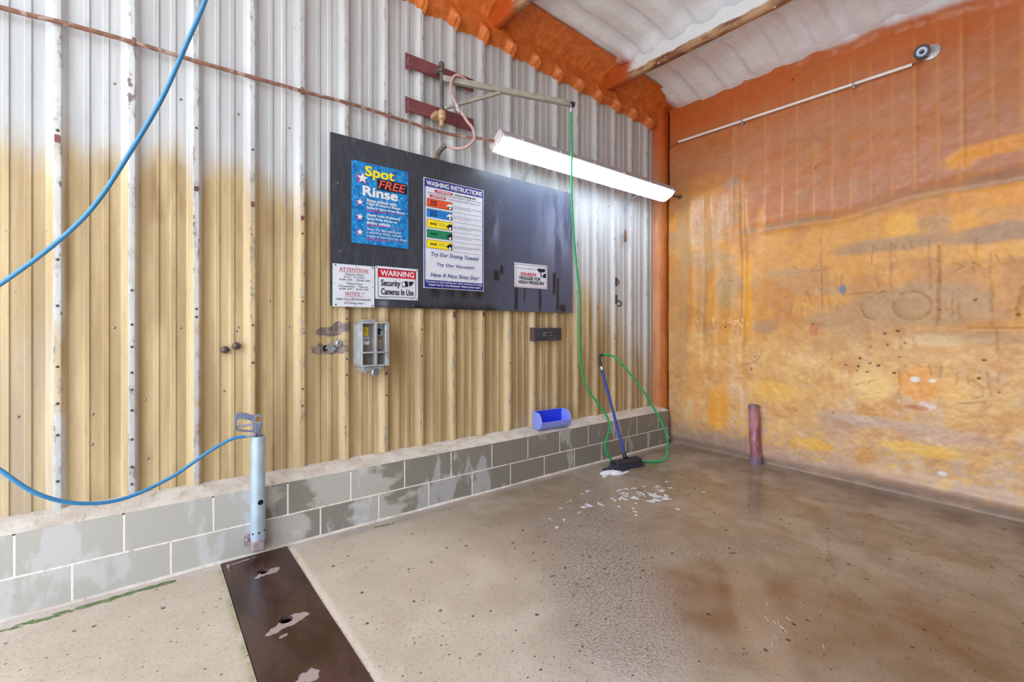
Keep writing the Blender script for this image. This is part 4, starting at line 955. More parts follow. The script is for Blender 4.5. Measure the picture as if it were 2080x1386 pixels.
for x in (-2.30, -1.85, -1.40, -0.95, -0.50, -0.08):
    for sgn in (1, -1):
        cb = MB(); cb.tube([FP(sgn * .100, -.014, x), FP(sgn * .108, -.004, x), FP(sgn * .106, .010, x), FP(sgn * .096, .016, x)], .0045, 8, 4); obj('clip', cb, M['lampclip'], fxr)
eb = MB(); eb.prism([(-.095, -.068), (.088, -.070), (.092, -.02), (.06, .0), (.0, -.01), (-.02, .01), (-.085, .004), (-.1, -.03)], FX0 - .012, FX0 + .002, lambda a, b, d: FP(a, b, d)); obj('end_cap', eb, M['lampclip'], fxr, bevel=.003)
eb = MB(); eb.prism([(-.09, -.068), (.088, -.070), (.092, -.02), (-.095, -.02)], FX1 - .002, FX1 + .010, lambda a, b, d: FP(a, b, d)); obj('end_cap', eb, M['lampclip'], fxr, bevel=.003)
sb_ = MB(); sb_.tube([(FX1, -.325, 3.03), (.12, -.32, 3.04), (.27, -.31, 3.05)], .014, 10, 4); sb_.lathe([(.03, 0), (.026, .02), (.014, .025)], (.275, -.31, 3.05), (-1, 0, 0), 14); obj('end_stub', sb_, M['darksteel'], fxr)
for xx, zb1 in ((-1.98, 2.88), (-0.42, 2.86)):
    ab = MB(); ab.tube([(xx + .03, -.25, 2.985), (xx + .015, -.16, 2.985), (xx - .005, -.08, 2.95), (xx - .01, -.045, 2.89), (xx - .01, -.036, zb1 - .04)], .013, 10, 6); obj('mounting_arm', ab, M['greycable'], fxr)
cbm = MB(); cbm.tube([(-.43, -.037, 2.82), (-.435, -.036, 2.65), (-.44, -.036, 2.60)], .005, 8, 4)
obj('hanging_wire', cbm, M['greycable'], label='thin grey wire hanging down the wall below the right of the strip light', cat='cable')
sb = MB(); sb.box(-.475, -.425, -.044, -.034, 2.46, 2.60); sb.box(-.462, -.44, -.056, -.044, 2.50, 2.57)
obj('rusty_bracket', sb, M['rust'], bevel=.004, label='small rusted bracket on a rib at the end of the hanging wire', cat='bracket')

# rusty supply conduit along the wall
pr = root('rusty_conduit', (-4.2, -0.046, 3.06), 'thin rusty pipe running along the metal wall to the strip light', 'pipe')
pb = MB(); pb.tube([(-6.2, -.046, 3.055), (-5.4, -.046, 3.068), (-5.19, -.047, 3.082), (-4.884, -.046, 3.091), (-4.58, -.046, 3.090), (-3.96, -.046, 3.101), (-3.617, -.046, 3.115), (-3.25, -.046, 3.108), (-3.054, -.047, 3.105), (-2.86, -.062, 3.098), (-2.70, -.13, 3.085), (-2.60, -.22, 3.065), (-2.52, -.30, 3.04)], .0125, 10, 5); obj('pipe', pb, M['rust'], pr)
for x, z in ((-4.88, 3.091), (-3.98, 3.1), (-3.34, 3.11)):
    c = MB(); c.box(x - .008, x + .008, -.0605, -.034, z - .016, z + .015); c.box(x - .008, x + .008, -.04, -.034, z + .015, z + .035); obj('pipe_clip', c, M['rust'], pr, bevel=.004)

# ------------------------------------------------------------------ swing boom
def plate(z0, z1, label):
    r = root('mounting_plate', (-2.885, -0.034, z0), label, 'bracket', 'maroon boom mounting plates')
    b = MB(); b.box(-3.195, -2.573, -.062, -.052, z0, z1); b.box(-3.195, -2.573, -.054, -.034, z0, z0 + .012); b.box(-3.195, -2.573, -.054, -.034, z1 - .012, z1); obj('channel', b, M['maroon'], r, bevel=.003)
    for x in (-3.08, -2.69): head(r, x, (z0 + z1) / 2 + .005, -.062, M['maroon'], .014, 'bolt')
    for x in (-3.2, -3.17): 
        c = MB(); c.box(x - .012, x + .004, -.05, -.034, z0 - .02, z1 + .012); obj('backing_strip', c, M['maroon'], r, bevel=.004)
plate(3.553, 3.655, 'upper of two maroon steel plates carrying the swing boom')
plate(3.196, 3.300, 'lower of two maroon steel plates carrying the swing boom')
bm_ = root('swing_boom', (-2.94, -0.15, 3.12), 'grey swinging wash boom arm pivoting from the maroon plates', 'boom')
b = MB(); b.cyl((-2.94, -.15, 3.17), (-2.94, -.15, 3.60), .017); obj('pivot_post', b, M['darksteel'], bm_)
b = MB(); b.lathe([(.017, 0), (.028, .006), (.03, .02), (.02, .035), (.016, .045), (.022, .05), (.024, .07), (.018, .088), (.006, .094)], (-2.94, -.15, 3.545), (0, 0, 1), 16); obj('top_collar', b, M['darksteel'], bm_)
b = MB(); b.box(-2.965, -2.915, -.13, -.062, 3.565, 3.59); obj('upper_lug', b, M['darksteel'], bm_, bevel=.005)
b = MB(); b.lathe([(.014, -.09), (.020, -.085), (.021, -.05), (.019, -.04), (.032, -.03), (.036, 0), (.034, .03), (.02, .045)], (-2.94, -.15, 3.19), (0, 0, 1), 16); obj('lower_swivel', b, M['brass'], bm_)
b = MB(); b.box(-3.0, -2.92, -.15, -.062, 3.175, 3.215); b.lathe([(.02, 0), (.02, .012)], (-2.99, -.15, 3.195), (0, -1, 0), 10); obj('lower_lug', b, M['brass'], bm_, bevel=.005)
A0 = Vector((-2.93, -.150, 3.50)); A1 = Vector((-1.785, -.49, 3.50)); ad = (A1 - A0).normalized(); an = Vector((0, 0, 1)); ab_ = ad.cross(an)
def bar(p0, p1, h, wd_):
    d = (p1 - p0); L = d.length; d.normalize(); s_ = d.cross(Vector((0, 0, 1))).normalized(); u_ = s_.cross(d)
    Mx = Matrix((d, s_, u_)).transposed().to_4x4(); Mx.translation = p0
    q = MB(); q.box(0, L, -wd_ / 2, wd_ / 2, -h / 2, h / 2, Mx); return q
obj('arm', bar(A0, A1, .048, .042), M['boom'], bm_, bevel=.006)
obj('brace', bar(A0 + Vector((.01, -.003, -.245)), A0 + ad * .50 + Vector((0, 0, -.025)), .026, .03), M['boom'], bm_, bevel=.004)
b = MB(); b.tube([A1 - ad * .02, A1 + ad * .03], .025, 14, 1); obj('end_cap', b, M['darkring'], bm_, bevel=.002)
b = MB(); b.lathe([(.010, 0), (.013, .01), (.013, .03), (.009, .035), (.009, .06)], A1 + Vector((-.005, 0, -.075)), (0, 0, 1), 12); obj('hose_fitting', b, M['silver'], bm_)
# pink supply hose
ph_ = root('supply_hose', (-2.83, -0.22, 2.93), 'short pink rubber hose looping from the wall elbow to the swing boom', 'hose')
b = MB(); b.tube([(-2.74, -.212, 3.522), (-2.80, -.225, 3.533), (-2.85, -.215, 3.523), (-2.878, -.207, 3.47), (-2.884, -.203, 3.40), (-2.868, -.212, 3.34), (-2.850, -.226, 3.29), (-2.843, -.236, 3.262)], .0115, 12, 6); obj('upper_length', b, M['pinkhose'], ph_)
b = MB(); b.tube([(-2.843, -.252, 3.23), (-2.815, -.268, 3.20), (-2.775, -.285, 3.14), (-2.735, -.30, 3.09), (-2.716, -.304, 3.03), (-2.722, -.29, 2.985), (-2.755, -.255, 2.948), (-2.80, -.212, 2.932), (-2.845, -.165, 2.940), (-2.872, -.137, 2.960), (-2.885, -.122, 2.966)], .0125, 12, 6); obj('lower_length', b, M['pinkhose'], ph_)
b = MB(); b.tube([(-2.847, -.231, 3.275), (-2.838, -.255, 3.215)], .017, 10, 1); b.tube([(-2.842, -.245, 3.245), (-2.836, -.262, 3.20)], .013, 10, 1); obj('coupling', b, M['silver'], ph_)
b = MB(); b.tube([(-2.880, -.124, 2.972), (-2.905, -.10, 2.948), (-2.922, -.076, 2.922), (-2.925, -.05, 2.90)], .020, 12, 4); b.tube([(-2.925, -.06, 2.91), (-2.92, -.05, 2.875)], .012, 10, 2); obj('elbow', b, M['darksteel'], ph_)
b = MB(); b.cyl((-2.925, -.05, 2.895), (-2.925, -.004, 2.895), .018); obj('wall_nipple', b, M['brass'], ph_)

# green foam hose
b = MB(); b.tube([(-1.79, -.489, 3.43), (-1.775, -.478, 3.28), (-1.749, -.459, 3.118), (-1.710, -.420, 2.768), (-1.674, -.396, 2.499), (-1.630, -.378, 2.224), (-1.578, -.366, 1.944), (-1.543, -.358, 1.755), (-1.514, -.330, 1.466), (-1.481, -.304, 1.171), (-1.441, -.299, .971), (-1.382, -.317, .820), (-1.298, -.353, .692), (-1.216, -.391, .574), (-1.174, -.407, .486), (-1.159, -.401, .382), (-1.172, -.373, .278), (-1.168, -.362, .188), (-1.135, -.373, .109), (-1.077, -.395, .045), (-1.005, -.405, .016), (-.916, -.415, .013), (-.80, -.46, .0125), (-.67, -.555, .0125), (-.585, -.61, .016), (-.530, -.635, .045), (-.503, -.645, .125), (-.499, -.635, .255), (-.521, -.608, .369), (-.567, -.560, .505), (-.659, -.470, .725), (-.753, -.381, .904), (-.841, -.299, 1.052), (-.895, -.249, 1.121), (-.939, -.211, 1.139), (-1.0, -.185, 1.146), (-1.02, -.183, 1.140)], .0105, 10, 7)
obj('foam_hose', b, M['green'], label='thin green hose hanging from the boom to the foam brush and back along the floor', cat='hose')

# foam brush
fb = root('foam_brush', (-1.0, -.49, 0), 'blue handled foam brush standing on the wet floor against the wall', 'brush')
b = MB(); b.cyl((-.990, -.487, .055), (-1.053, -.206, 1.003), .0145); obj('handle', b, M['brushblue'], fb)
b = MB(); b.cyl((-1.0515, -.212, .985), (-1.054, -.202, 1.02), .017); obj('ferrule', b, M['silver'], fb)
b = MB(); b.tube([(-1.054, -.203, 1.015), (-1.060, -.188, 1.07), (-1.056, -.182, 1.115), (-1.040, -.182, 1.142), (-1.018, -.183, 1.142)], .016, 12, 6); obj('swivel_bend', b, M['blackrub'], fb)
Bx = Vector((1, -.12, 0)).normalized(); By = Vector((-Bx.y, Bx.x, 0))
def BPt(a, c, z): q = Vector((-1.0, -.49, 0)) + Bx * a + By * c; return (q.x, q.y, z)
b = MB(); b.prism([(-.065, .046), (.06, .046), (.052, .075), (.02, .088), (-.03, .088), (-.056, .075)], -.17, .17, lambda a, z, d: BPt(d, a, z)); obj('head_block', b, M['blackrub'], fb, bevel=.008, bseg=3)
rng = np.random.RandomState(5); b = MB()
for i in range(420):
    a = rng.uniform(-.175, .175); c = rng.uniform(-.06, .06); sp_ = 1 + rng.uniform(.05, .35)
    p0 = Vector(BPt(a, c, .05)); p1 = Vector(BPt(a * (1.0 + .12 * abs(rng.randn())), c * sp_ * 1.15, .002)); nn_ = .0045
    b.add([p0 + Vector((nn_, 0, 0)), p0 + Vector((-nn_, nn_, 0)), p0 + Vector((-nn_, -nn_, 0)), p1 + Vector((nn_ * .6, 0, 0)), p1 + Vector((-nn_ * .6, nn_ * .6, 0)), p1 + Vector((-nn_ * .6, -nn_ * .6, 0))], [(0, 1, 4, 3), (1, 2, 5, 4), (2, 0, 3, 5)])
b.prism([(-.064, .008), (.062, .008), (.058, .048), (-.062, .048)], -.172, .172, lambda a, z, d: BPt(d, a, z))
br_ = obj('bristles', b, M['bristle'], fb)
b = MB(); b.tube([BPt(0, 0, .085), (-.993, -.470, .10), (-.9955, -.459, .15)], lambda t: .03 - .012 * t, 14, 4); obj('neck', b, M['blackrub'], fb)
b = MB(); b.prism([(-.03, .004), (.05, .004), (.04, .035), (-.02, .03)], -.285, -.16, lambda a, z, d: BPt(d, a, z * (1 - .5 * (-.16 - d) / .125))); obj('worn_bristle_tuft', b, M['bristle'], fb, bevel=.006)

# suds
def blob(cx, cy, rx, ry, h, seed, seg=22, rot=0.0):
    rg = np.random.RandomState(seed); ph2 = rg.uniform(0, 6, 4); m = MB(); vs = []
    rings = [(1, 0), (.9, .45), (.7, .75), (.4, .95), (0.12, 1.0)]
    for rr, hz_ in rings:
        for k2 in range(seg):
            a = 2 * math.pi * k2 / seg; rad = rr * (1 + .22 * math.sin(2 * a + ph2[0]) + .14 * math.sin(3 * a + ph2[1]) + .10 * math.sin(5 * a + ph2[2]) + .06 * math.sin(9 * a + ph2[3]))
            u, v = rx * rad * math.cos(a), ry * rad * math.sin(a)
            vs.append((cx + u * math.cos(rot) - v * math.sin(rot), cy + u * math.sin(rot) + v * math.cos(rot), .002 + h * hz_ * (1 + .15 * math.sin(4 * a + ph2[1]))))
    fs = [(i * seg + k2, i * seg + (k2 + 1) % seg, (i + 1) * seg + (k2 + 1) % seg, (i + 1) * seg + k2) for i in range(len(rings) - 1) for k2 in range(seg)] + [tuple((len(rings) - 1) * seg + k2 for k2 in range(seg))]
    return vs, fs
b = MB(); b.add(*blob(-1.285, -.545, .115, .05, .032, 3, rot=-.3)); b.add(*blob(-1.40, -.555, .05, .016, .008, 8, rot=.3)); b.add(*blob(-1.15, -.60, .06, .02, .008, 9))
obj('suds_heap', b, M['suds'], label='heap of white suds on the floor in front of the foam brush', cat='suds')
b = MB(); rg = np.random.RandomState(21)
spots = [(-1.42, -1.13, .12, .035, .5), (-1.36, -1.20, .10, .025, .2), (-1.52, -1.22, .09, .02, .6), (-1.30, -1.10, .06, .018, .4), (-1.6, -1.08, .07, .02, .1), (-1.60, -.93, .05, .022, .6), (-1.50, -.88, .04, .015, .9), (-1.72, -1.05, .05, .016, .2), (-1.48, -1.04, .07, .02, .4), (-1.66, -.98, .05, .016, .1),
         (-1.20, -1.02, .035, .012, 0), (-1.32, -.95, .03, .012, 0), (-1.15, -1.12, .04, .01, .4), (-2.10, -.80, .03, .02, .4), (-2.25, -.85, .02, .012, .2), (-2.05, -.95, .07, .014, .9), (-1.95, -.98, .05, .02, .9), (-1.9, -.75, .03, .012, .1), (-2.45, -.95, .025, .012, .3), (-2.2, -1.0, .03, .008, .8), (-1.8, -.72, .04, .012, .2), (-1.05, -1.0, .03, .008, .3), (-2.38, -1.02, .04, .006, .7), (-2.5, -1.08, .03, .006, .5)]
for j, (x, y, rx, ry, ro) in enumerate(spots):
    
    for q in range(3): b.add(*blob(x + rg.normal(0, rx * .45), y + rg.normal(0, ry * .9), rx * rg.uniform(.2, .55), rx * rg.uniform(.12, .3), .0018, 40 + j * 3 + q, 20, rg.uniform(0, 3)))
for j in range(24):
    x, y = rg.normal(-1.5, .2), rg.normal(-1.1, .12); b.add(*blob(x, y, rg.uniform(.008, .03), rg.uniform(.005, .012), .003, 80 + j, 12, rg.uniform(0, 3)))
obj('scattered_suds', b, M['suds'], kind='stuff', label='scattered flecks of white suds across the wet floor', cat='suds')

# blue scoop
sc_ = root('parts_bin', (-1.70, -.11, .44), 'blue open topped plastic bin lying on the kerb ledge', 'bin')
rot = math.radians(-4)
def SP(x, y, z):
    dx = x; q = Vector((-1.695 + dx * math.cos(rot) - y * math.sin(rot), -.125 + dx * math.sin(rot) + y * math.cos(rot), .437 + z)); return q
M['binpale'] = simple('faded_lit_blue_plastic', (140, 156, 240), 0.4, 0, var=0.06, scale=8, bump=0.05)  # outer faces coloured paler for stronger light as well as fading
M['bluebin'] = simple('deep_blue_plastic', (40, 66, 226), 0.35, 0, var=0.06, scale=8, bump=0.05)
# profile in (y, z): back at +y ; front lip low at -y
outer = [(.075, .02), (.05, .0), (-.035, .0), (-.07, .03), (-.082, .075)]
lip = [(-.082, .075), (-.070, .115), (-.045, .148), (-.015, .163), (.075, .165)]
W2 = .185
b = MB()
tnk = .004
def shell(p0, p1):   # thin wall plate following the length
    n2 = Vector((p1[1] - p0[1], -(p1[0] - p0[0]), 0)); L_ = math.hypot(n2.x, n2.y); nx, nz = n2.x / L_ * tnk, n2.y / L_ * tnk
    b.mat(0).add([SP(x, p[0] + o * nx, p[1] + o * nz) for x in (-W2, W2) for p in (p0, p1) for o in (0, 1)], [(0, 1, 3, 2), (4, 6, 7, 5), (0, 4, 5, 1), (2, 3, 7, 6), (0, 2, 6, 4)]); vv = [SP(x, p[0] + nx * 1.05, p[1] + nz * 1.05) for x in (-W2, W2) for p in (p0, p1)]; b.mat(1 if p1[1] < .05 or p0[1] > .1 else 0).add(vv, [(0, 2, 3, 1)])
path = [(.075, .165)] + outer
for q0, q1 in zip(path, path[1:]): shell(q0, q1)
sd = outer + lip[1:]
for sx_ in (-W2, W2 - tnk): b.mat(0).prism(sd, sx_, sx_ + tnk, lambda a, c, d: SP(d, a, c))
obj('tray', b, [M['binpale'], M['bluebin']], sc_, angle=25)
b = MB()
for sx_ in (-1, 1): b.tube([SP(sx_ * (W2 - .002), *q) for q in lip], .0035, 8, 3)
b.tube([SP(-W2, -.082, .077), SP(W2, -.082, .077)], .0035, 8, 1); b.tube([SP(-W2, .075, .166), SP(W2, .075, .166)], .0035, 8, 1)
obj('rim', b, M['binpale'], sc_)

# ------------------------------------------------------------------ coin box
cb_ = root('coin_box', (-3.52, -.13, 1.10), 'pale grey cast coin box with selector dial under the left of the board', 'coin box')
X0, X1, Z0, Z1, YF_, YB_ = -3.622, -3.415, 1.150, 1.474, -.228, -.036
b = MB(); t_ = .012
b.box(X0, X0 + t_, YF_ + .0005, YB_, Z0 + t_, Z1 - t_); b.box(X1 - .03, X1, YF_ + .0005, YB_, Z0 + t_, Z1 - t_); b.box(X0, X1, YF_, YB_, Z1 - t_, Z1); b.box(X0, X1, YF_, YB_, Z0, Z0 + t_)
obj('housing', b, M['boxgrey'], cb_, bevel=.004)
b = MB(); b.box(X0 + .01, X1 - .02, -.165, -.15, Z0 + .01, Z1 - .01); obj('recessed_panel', b, M['boxdark'], cb_)
b = MB(); XD = -3.517; ZD = 1.252
b.box(XD - .009, XD + .009, YF_ - .004, -.16, Z0 + .01, Z1 - .01); obj('divider', b, M['boxgrey'], cb_, bevel=.003)
b = MB(); b.box(X0 + .005, X1 - .01, YF_ - .005, -.16, ZD - .006, ZD + .006); obj('divider', b, M['boxgrey'], cb_, bevel=.003)
PY = -.166
b = MB(); b.box(-3.596, -3.553, PY - .001, PY, 1.372, 1.438); ys_ = obj('yellow_sticker', b, M['yellow'], cb_)
b = MB(); b.box(-3.596, -3.553, PY - .002, PY - .001, 1.404, 1.407); b.box(-3.575, -3.572, PY - .002, PY - .001, 1.415, 1.428); obj('sticker_print', b, M['black'], ys_)
b = MB(); b.box(-3.608, -3.548, PY - .002, PY, 1.308, 1.365); pl_ = obj('price_plate', b, M['white'], cb_)
pp = Panel(pl_, -3.608, -3.548, 1.308, 1.365, PY - .002); pp.text('$1.50', .06, .94, .12, .62, M['black'], .02, 0, 2)
b = MB(); b.box(-3.503, -3.448, PY - .002, PY, 1.375, 1.462); dp_ = obj('dial_plate', b, M['signwhite'], cb_)
for x, z, m in ((-3.495, 1.445, 'dotred'), (-3.460, 1.445, 'dotgreen'), (-3.497, 1.42, 'dotred'), (-3.457, 1.418, 'darkring'), (-3.495, 1.393, 'dotred'), (-3.477, 1.458, 'dotred')):
    b = MB(); b.lathe([(.0075, 0), (.0075, .0015)], (x, PY - .002, z), (0, -1, 0), 14); obj('dial_mark', b, M[m], dp_)
b = MB(); b.prism([(-.007, -.03), (.007, -.03), (.009, .006), (0, .024), (-.009, .006)], 0, .022, lambda a, c, d: (-3.476 + a, PY - .003 - d, 1.410 + c)); obj('selector_knob', b, M['black'], dp_, bevel=.003)
b = MB(); b.box(-3.492, -3.452, PY - .001, PY, 1.278, 1.342); is_ = obj('instruction_sticker', b, simple('beige_sticker', (196, 168, 130), .5, bump=0), cb_)
b = MB()
for q in range(5): b.box(-3.489, -3.456, PY - .002, PY - .001, 1.285 + q * .009, 1.2875 + q * .009)
obj('sticker_print', b, M['greyprint'], is_)
b = MB(); b.box(-3.575, -3.475, -.11, -.034, Z1, Z1 + .022); obj('top_strap', b, M['boxgrey'], cb_, bevel=.004)
b = MB(); b.box(-3.60, -3.45, -.18, -.034, Z0 - .035, Z0); b.box(-3.585, -3.55, -.17, -.034, Z0 - .05, Z0); obj('lower_bracket', b, M['boxgrey'], cb_, bevel=.008)
b = MB(); b.lathe([(.03, 0), (.03, .05), (.022, .055), (.02, .045), (.012, .045), (.011, .058)], (-3.507, -.14, Z0 - .05), (0, -1, 0), 18); obj('lock_barrel', b, M['steel'], cb_)

# small black box
kb_ = root('black_switch_box', (-1.73, -.07, 1.305), 'small weathered black box with coin slot under the right of the board', 'box')
b = MB(); b.box(-1.905, -1.54, -.100, -.034, 1.306, 1.436); obj('housing', b, M['blackbox'], kb_, bevel=.006)
b = MB(); b.box(-1.908, -1.897, -.102, -.034, 1.304, 1.438); obj('side_plate', b, M['copper'], kb_, bevel=.003)
b = MB(); b.box(-1.785, -1.675, -.103, -.0995, 1.352, 1.390); sl_ = obj('slot_plate', b, M['boxdark'], kb_, bevel=.002)
b = MB(); b.box(-1.775, -1.685, -.105, -.1025, 1.362, 1.380); obj('coin_slot', b, M['hole'], sl_)
b = MB(); b.box(-1.715, -1.69, -.104, -.0995, 1.392, 1.432); obj('rust_streak', b, M['copper'], kb_)
for x in (-1.767, -1.755): head(kb_, x, 1.371, -.105, M['silver'], .003)
# hooks and bolt knobs
for z, lab in ((1.974, 'small black hook on a rib below the strip light, upper of two'), (1.772, 'small black ring hook on the same rib, lower of two')):
    r = root('wall_hook', (-.60, -.034, z - .04), lab, 'hook', 'small black wall hooks'); b = MB(); b.box(-.625, -.60, -.045, -.033, z - .05, z + .05); obj('back_plate', b, M['darkring'], r, bevel=.002)
    b = MB()
    if z > 1.9: b.tube([(-.612, -.045, z + .03), (-.60, -.07, z), (-.61, -.06, z - .03)], .007, 8, 4)
    else: b.tube([(-.60, -.05, z - .02), (-.565, -.06, z - .03), (-.545, -.06, z - .055), (-.565, -.055, z - .08), (-.60, -.05, z - .075)], .008, 8, 5)
    obj('hook', b, M['darkring'], r)
for x, z, lab in ((-4.434, 1.289, 'round dark bolt knob on the tan wall, lower left of a pair'), (-4.372, 1.313, 'round dark bolt knob on the tan wall, upper right of a pair')):
    b = MB(); b.lathe([(.010, 0), (.010, .01), (.023, .012), (.025, .02), (.022, .03), (.012, .036)], (x, -.001, z), (0, -1, 0), 18)
    obj('bolt_knob', b, simple('worn_bolt', (96, 84, 76), .4, .5, var=.3, scale=60), group='pair of wall bolts', label=lab, cat='bolt')
r = root('pipe_stub', (-3.725, -.01, 1.30), 'round metal pipe stub beside the peeled patch left of the coin box', 'pipe')
b = MB(); b.lathe([(.028, 0), (.028, .006), (.021, .008), (.021, .03), (.015, .034), (.014, .02), (.004, .018)], (-3.725, -.004, 1.318), (0, -1, 0), 18); obj('stub', b, M['steel'], r)

# ------------------------------------------------------------------ wand holster and spray gun
hx, hy = -4.276, -.262
ho_ = root('wand_holster', (hx, hy, .05), 'upright galvanised tube holster fixed to the block kerb', 'holster')
b = MB(); seg = 28; ro, ri = .0405, .036; za, zb2 = .115, .757
vs = []
for r0, z0_ in ((ro, za), (ro, zb2), (ri, zb2), (ri, za)):
    for k2 in range(seg): a = 2 * math.pi * k2 / seg; vs.append((hx + r0 * math.cos(a), hy + r0 * math.sin(a), z0_))
fs = [(i * seg + k2, i * seg + (k2 + 1) % seg, ((i + 1) % 4) * seg + (k2 + 1) % seg, ((i + 1) % 4) * seg + k2) for i in range(4) for k2 in range(seg)]
b.add(vs, fs); obj('tube', b, M['holster'], ho_, angle=50)
cdir = (Vector((-4.644, -3.404, 0)) - Vector((hx, hy, 0))).normalized()
def on_tube(ang, z, rr): 
    c_, s_ = math.cos(ang), math.sin(ang); d = Vector((cdir.x * c_ - cdir.y * s_, cdir.x * s_ + cdir.y * c_, 0)); return Vector((hx, hy, z)) + d * (ro - .001), d
for ang, z, rr in ((.32, .352, .016), (.1, .165, .005), (-.75, .16, .005), (1.0, .17, .005)):
    p0, d = on_tube(ang, z, rr); b = MB(); b.lathe([(rr * 1.15, 0), (rr * 1.15, .002), (rr, .0025)], p0, d, 18); obj('hole_rim' if rr > .01 else 'rivet_hole', b, M['holster'] if rr > .01 else M['hole'], ho_)
    if rr > .01: b = MB(); b.lathe([(rr, 0), (rr * .98, .004)], p0, d, 18); obj('drain_hole', b, M['hole'], ho_)
b = MB(); b.box(hx - .037, hx + .033, hy - .036, hy + .034, .045, .118); obj('base_socket', b, M['rustbase'], ho_, bevel=.008)
b = MB(); b.box(hx - .075, hx - .03, -.222, -.207, .075, .14); b.lathe([(.012, 0), (.012, .008), (.006, .012)], (hx - .055, -.222, .108), (0, -1, 0), 12); obj('fixing_lug', b, M['rustbase'], ho_, bevel=.003)
b = MB(); b.box(hx - .03, hx + .03, hy + .03, -.2055, .06, .10); obj('wall_tab', b, M['rustbase'], ho_, bevel=.003)

gn = root('spray_gun', (hx, hy, .72), 'grey trigger spray gun standing in the tube holster', 'spray gun')
# built in its own plane: a along +X, z up, from measured outline
def ring(outer_, inner_, d0, d1, mb):
    n = len(outer_); M_ = lambda a, c, d: (a, hy + d, c)
    vs = [M_(a, c, d0) for a, c in outer_] + [M_(a, c, d0) for a, c in inner_] + [M_(a, c, d1) for a, c in outer_] + [M_(a, c, d1) for a, c in inner_]
    fs = []
    for i in range(n):
        j = (i + 1) % n
        fs += [(i, j, n + j, n + i), (2 * n + i, 3 * n + i, 3 * n + j, 2 * n + j), (i, 2 * n + i, 2 * n + j, j), (n + i, n + j, 3 * n + j, 3 * n + i)]
    mb.add(vs, fs)
def G(px, py): return (-4.399 + (px - 240) / 740 * .142, .757 + (930 - py) / 690 * .155)
o_pts = [G(*q) for q in ((232, 400), (255, 290), (300, 240), (420, 240), (560, 275), (700, 340), (770, 350), (850, 330), (950, 345), (985, 420), (985, 560), (960, 580), (870, 580), (770, 560), (765, 640), (770, 790), (690, 795), (480, 760), (290, 715), (235, 650))]
i_pts = [G(*q) for q in ((290, 420), (300, 405), (330, 395), (430, 400), (540, 430), (660, 470), (730, 500), (740, 505), (742, 508), (744, 512), (746, 520), (746, 530), (746, 540), (745, 560), (742, 640), (738, 762), (680, 762), (490, 725), (310, 675), (270, 640))]
b = MB(); ring(o_pts, i_pts, -.016, .016, b); obj('grip_frame', b, M['gun'], gn, bevel=.004, bseg=2)
o2 = [G(*q) for q in ((755, 350), (800, 330), (900, 340), (960, 390), (968, 560), (900, 590), (770, 560))]
b = MB(); b.prism([G(*q) for q in ((765, 560), (985, 560), (995, 700), (945, 740), (940, 960), (770, 960))], -.018, .018, lambda a, c, d: (a, hy + d, c)); obj('valve_body', b, M['gun'], gn, bevel=.006, bseg=3)
b = MB(); b.prism([G(*q) for q in ((790, 375), (915, 365), (940, 410), (935, 535), (900, 555), (790, 530))], -.0185, -.0165, lambda a, c, d: (a, hy + d, c)); obj('side_recess', b, simple('brown_recess', (136, 104, 66), .5, bump=0), gn)
ring2 = [G(*q) for q in ((770, 360), (925, 350), (955, 400), (950, 550), (905, 575), (772, 545))]
b = MB(); ring(ring2, [G(*q) for q in ((790, 375), (915, 365), (940, 410), (935, 535), (900, 555), (790, 530))], -.020, -.016, b); obj('recess_rim', b, M['holster'], gn)
b = MB(); tg = [(G(770, 640)), G(700, 600), G(600, 600), G(480, 612), G(330, 605), G(280, 630)]
b.tube([(a, hy, c) for a, c in tg], .0065, 8, 5); obj('trigger', b, simple('pale_trigger', (156, 160, 186), .4), gn)
b = MB(); b.cyl((G(850, 900)[0], hy, .76), (G(850, 900)[0], hy, .45), .014); obj('lance', b, M['steel'], gn)
b = MB(); b.tube([(-4.345, -.285, .7675), (-4.312, -.285, .768), (-4.298, -.280, .769)], .010, 12, 2); b.tube([(-4.312, -.285, .768), (-4.296, -.279, .769)], .014, 12, 1); obj('swivel_fitting', b, M['silver'], gn)

# blue pressure hose: hangs from the ceiling outside the frame, loops round, ends in the gun
b = MB(); b.tube([(-4.46, -.96, 4.14), (-4.463, -.94, 3.75), (-4.494, -0.920, 3.384), (-4.536, -0.901, 3.119), (-4.566, -0.891, 2.971), (-4.640, -0.860, 2.743), (-4.727, -0.820, 2.490), (-4.836, -0.764, 2.246), (-4.972, -0.700, 1.975), (-5.117, -0.629, 1.788), (-5.285, -0.553, 1.618), (-5.396, -0.495, 1.523), (-5.506, -0.438, 1.380), (-5.547, -0.407, 1.213), (-5.498, -0.419, 1.031), (-5.404, -0.464, 0.909), (-5.295, -0.500, 0.799), (-5.189, -0.500, 0.676), (-5.059, -0.472, 0.589), (-4.898, -0.418, 0.555), (-4.707, -0.346, 0.605), (-4.540, -0.305, 0.704), (-4.420, -0.290, 0.762), (-4.345, -0.285, 0.7675)], .0093, 14, 8)
obj('pressure_hose', b, M['blue'], label='thick blue pressure hose looping across the left of the bay to the spray gun', cat='hose')
b = MB(); b.lathe([(.05, 0), (.05, .012), (.02, .02), (.016, .09), (.02, .1)], (-4.46, -.96, 4.47), (0, 0, -1), 16); b.cyl((-4.46, -.96, 4.40), (-4.46, -.96, 4.10), .0135)
obj('ceiling_swivel', b, M['steel'], label='steel ceiling swivel above the blue hose', cat='fitting')

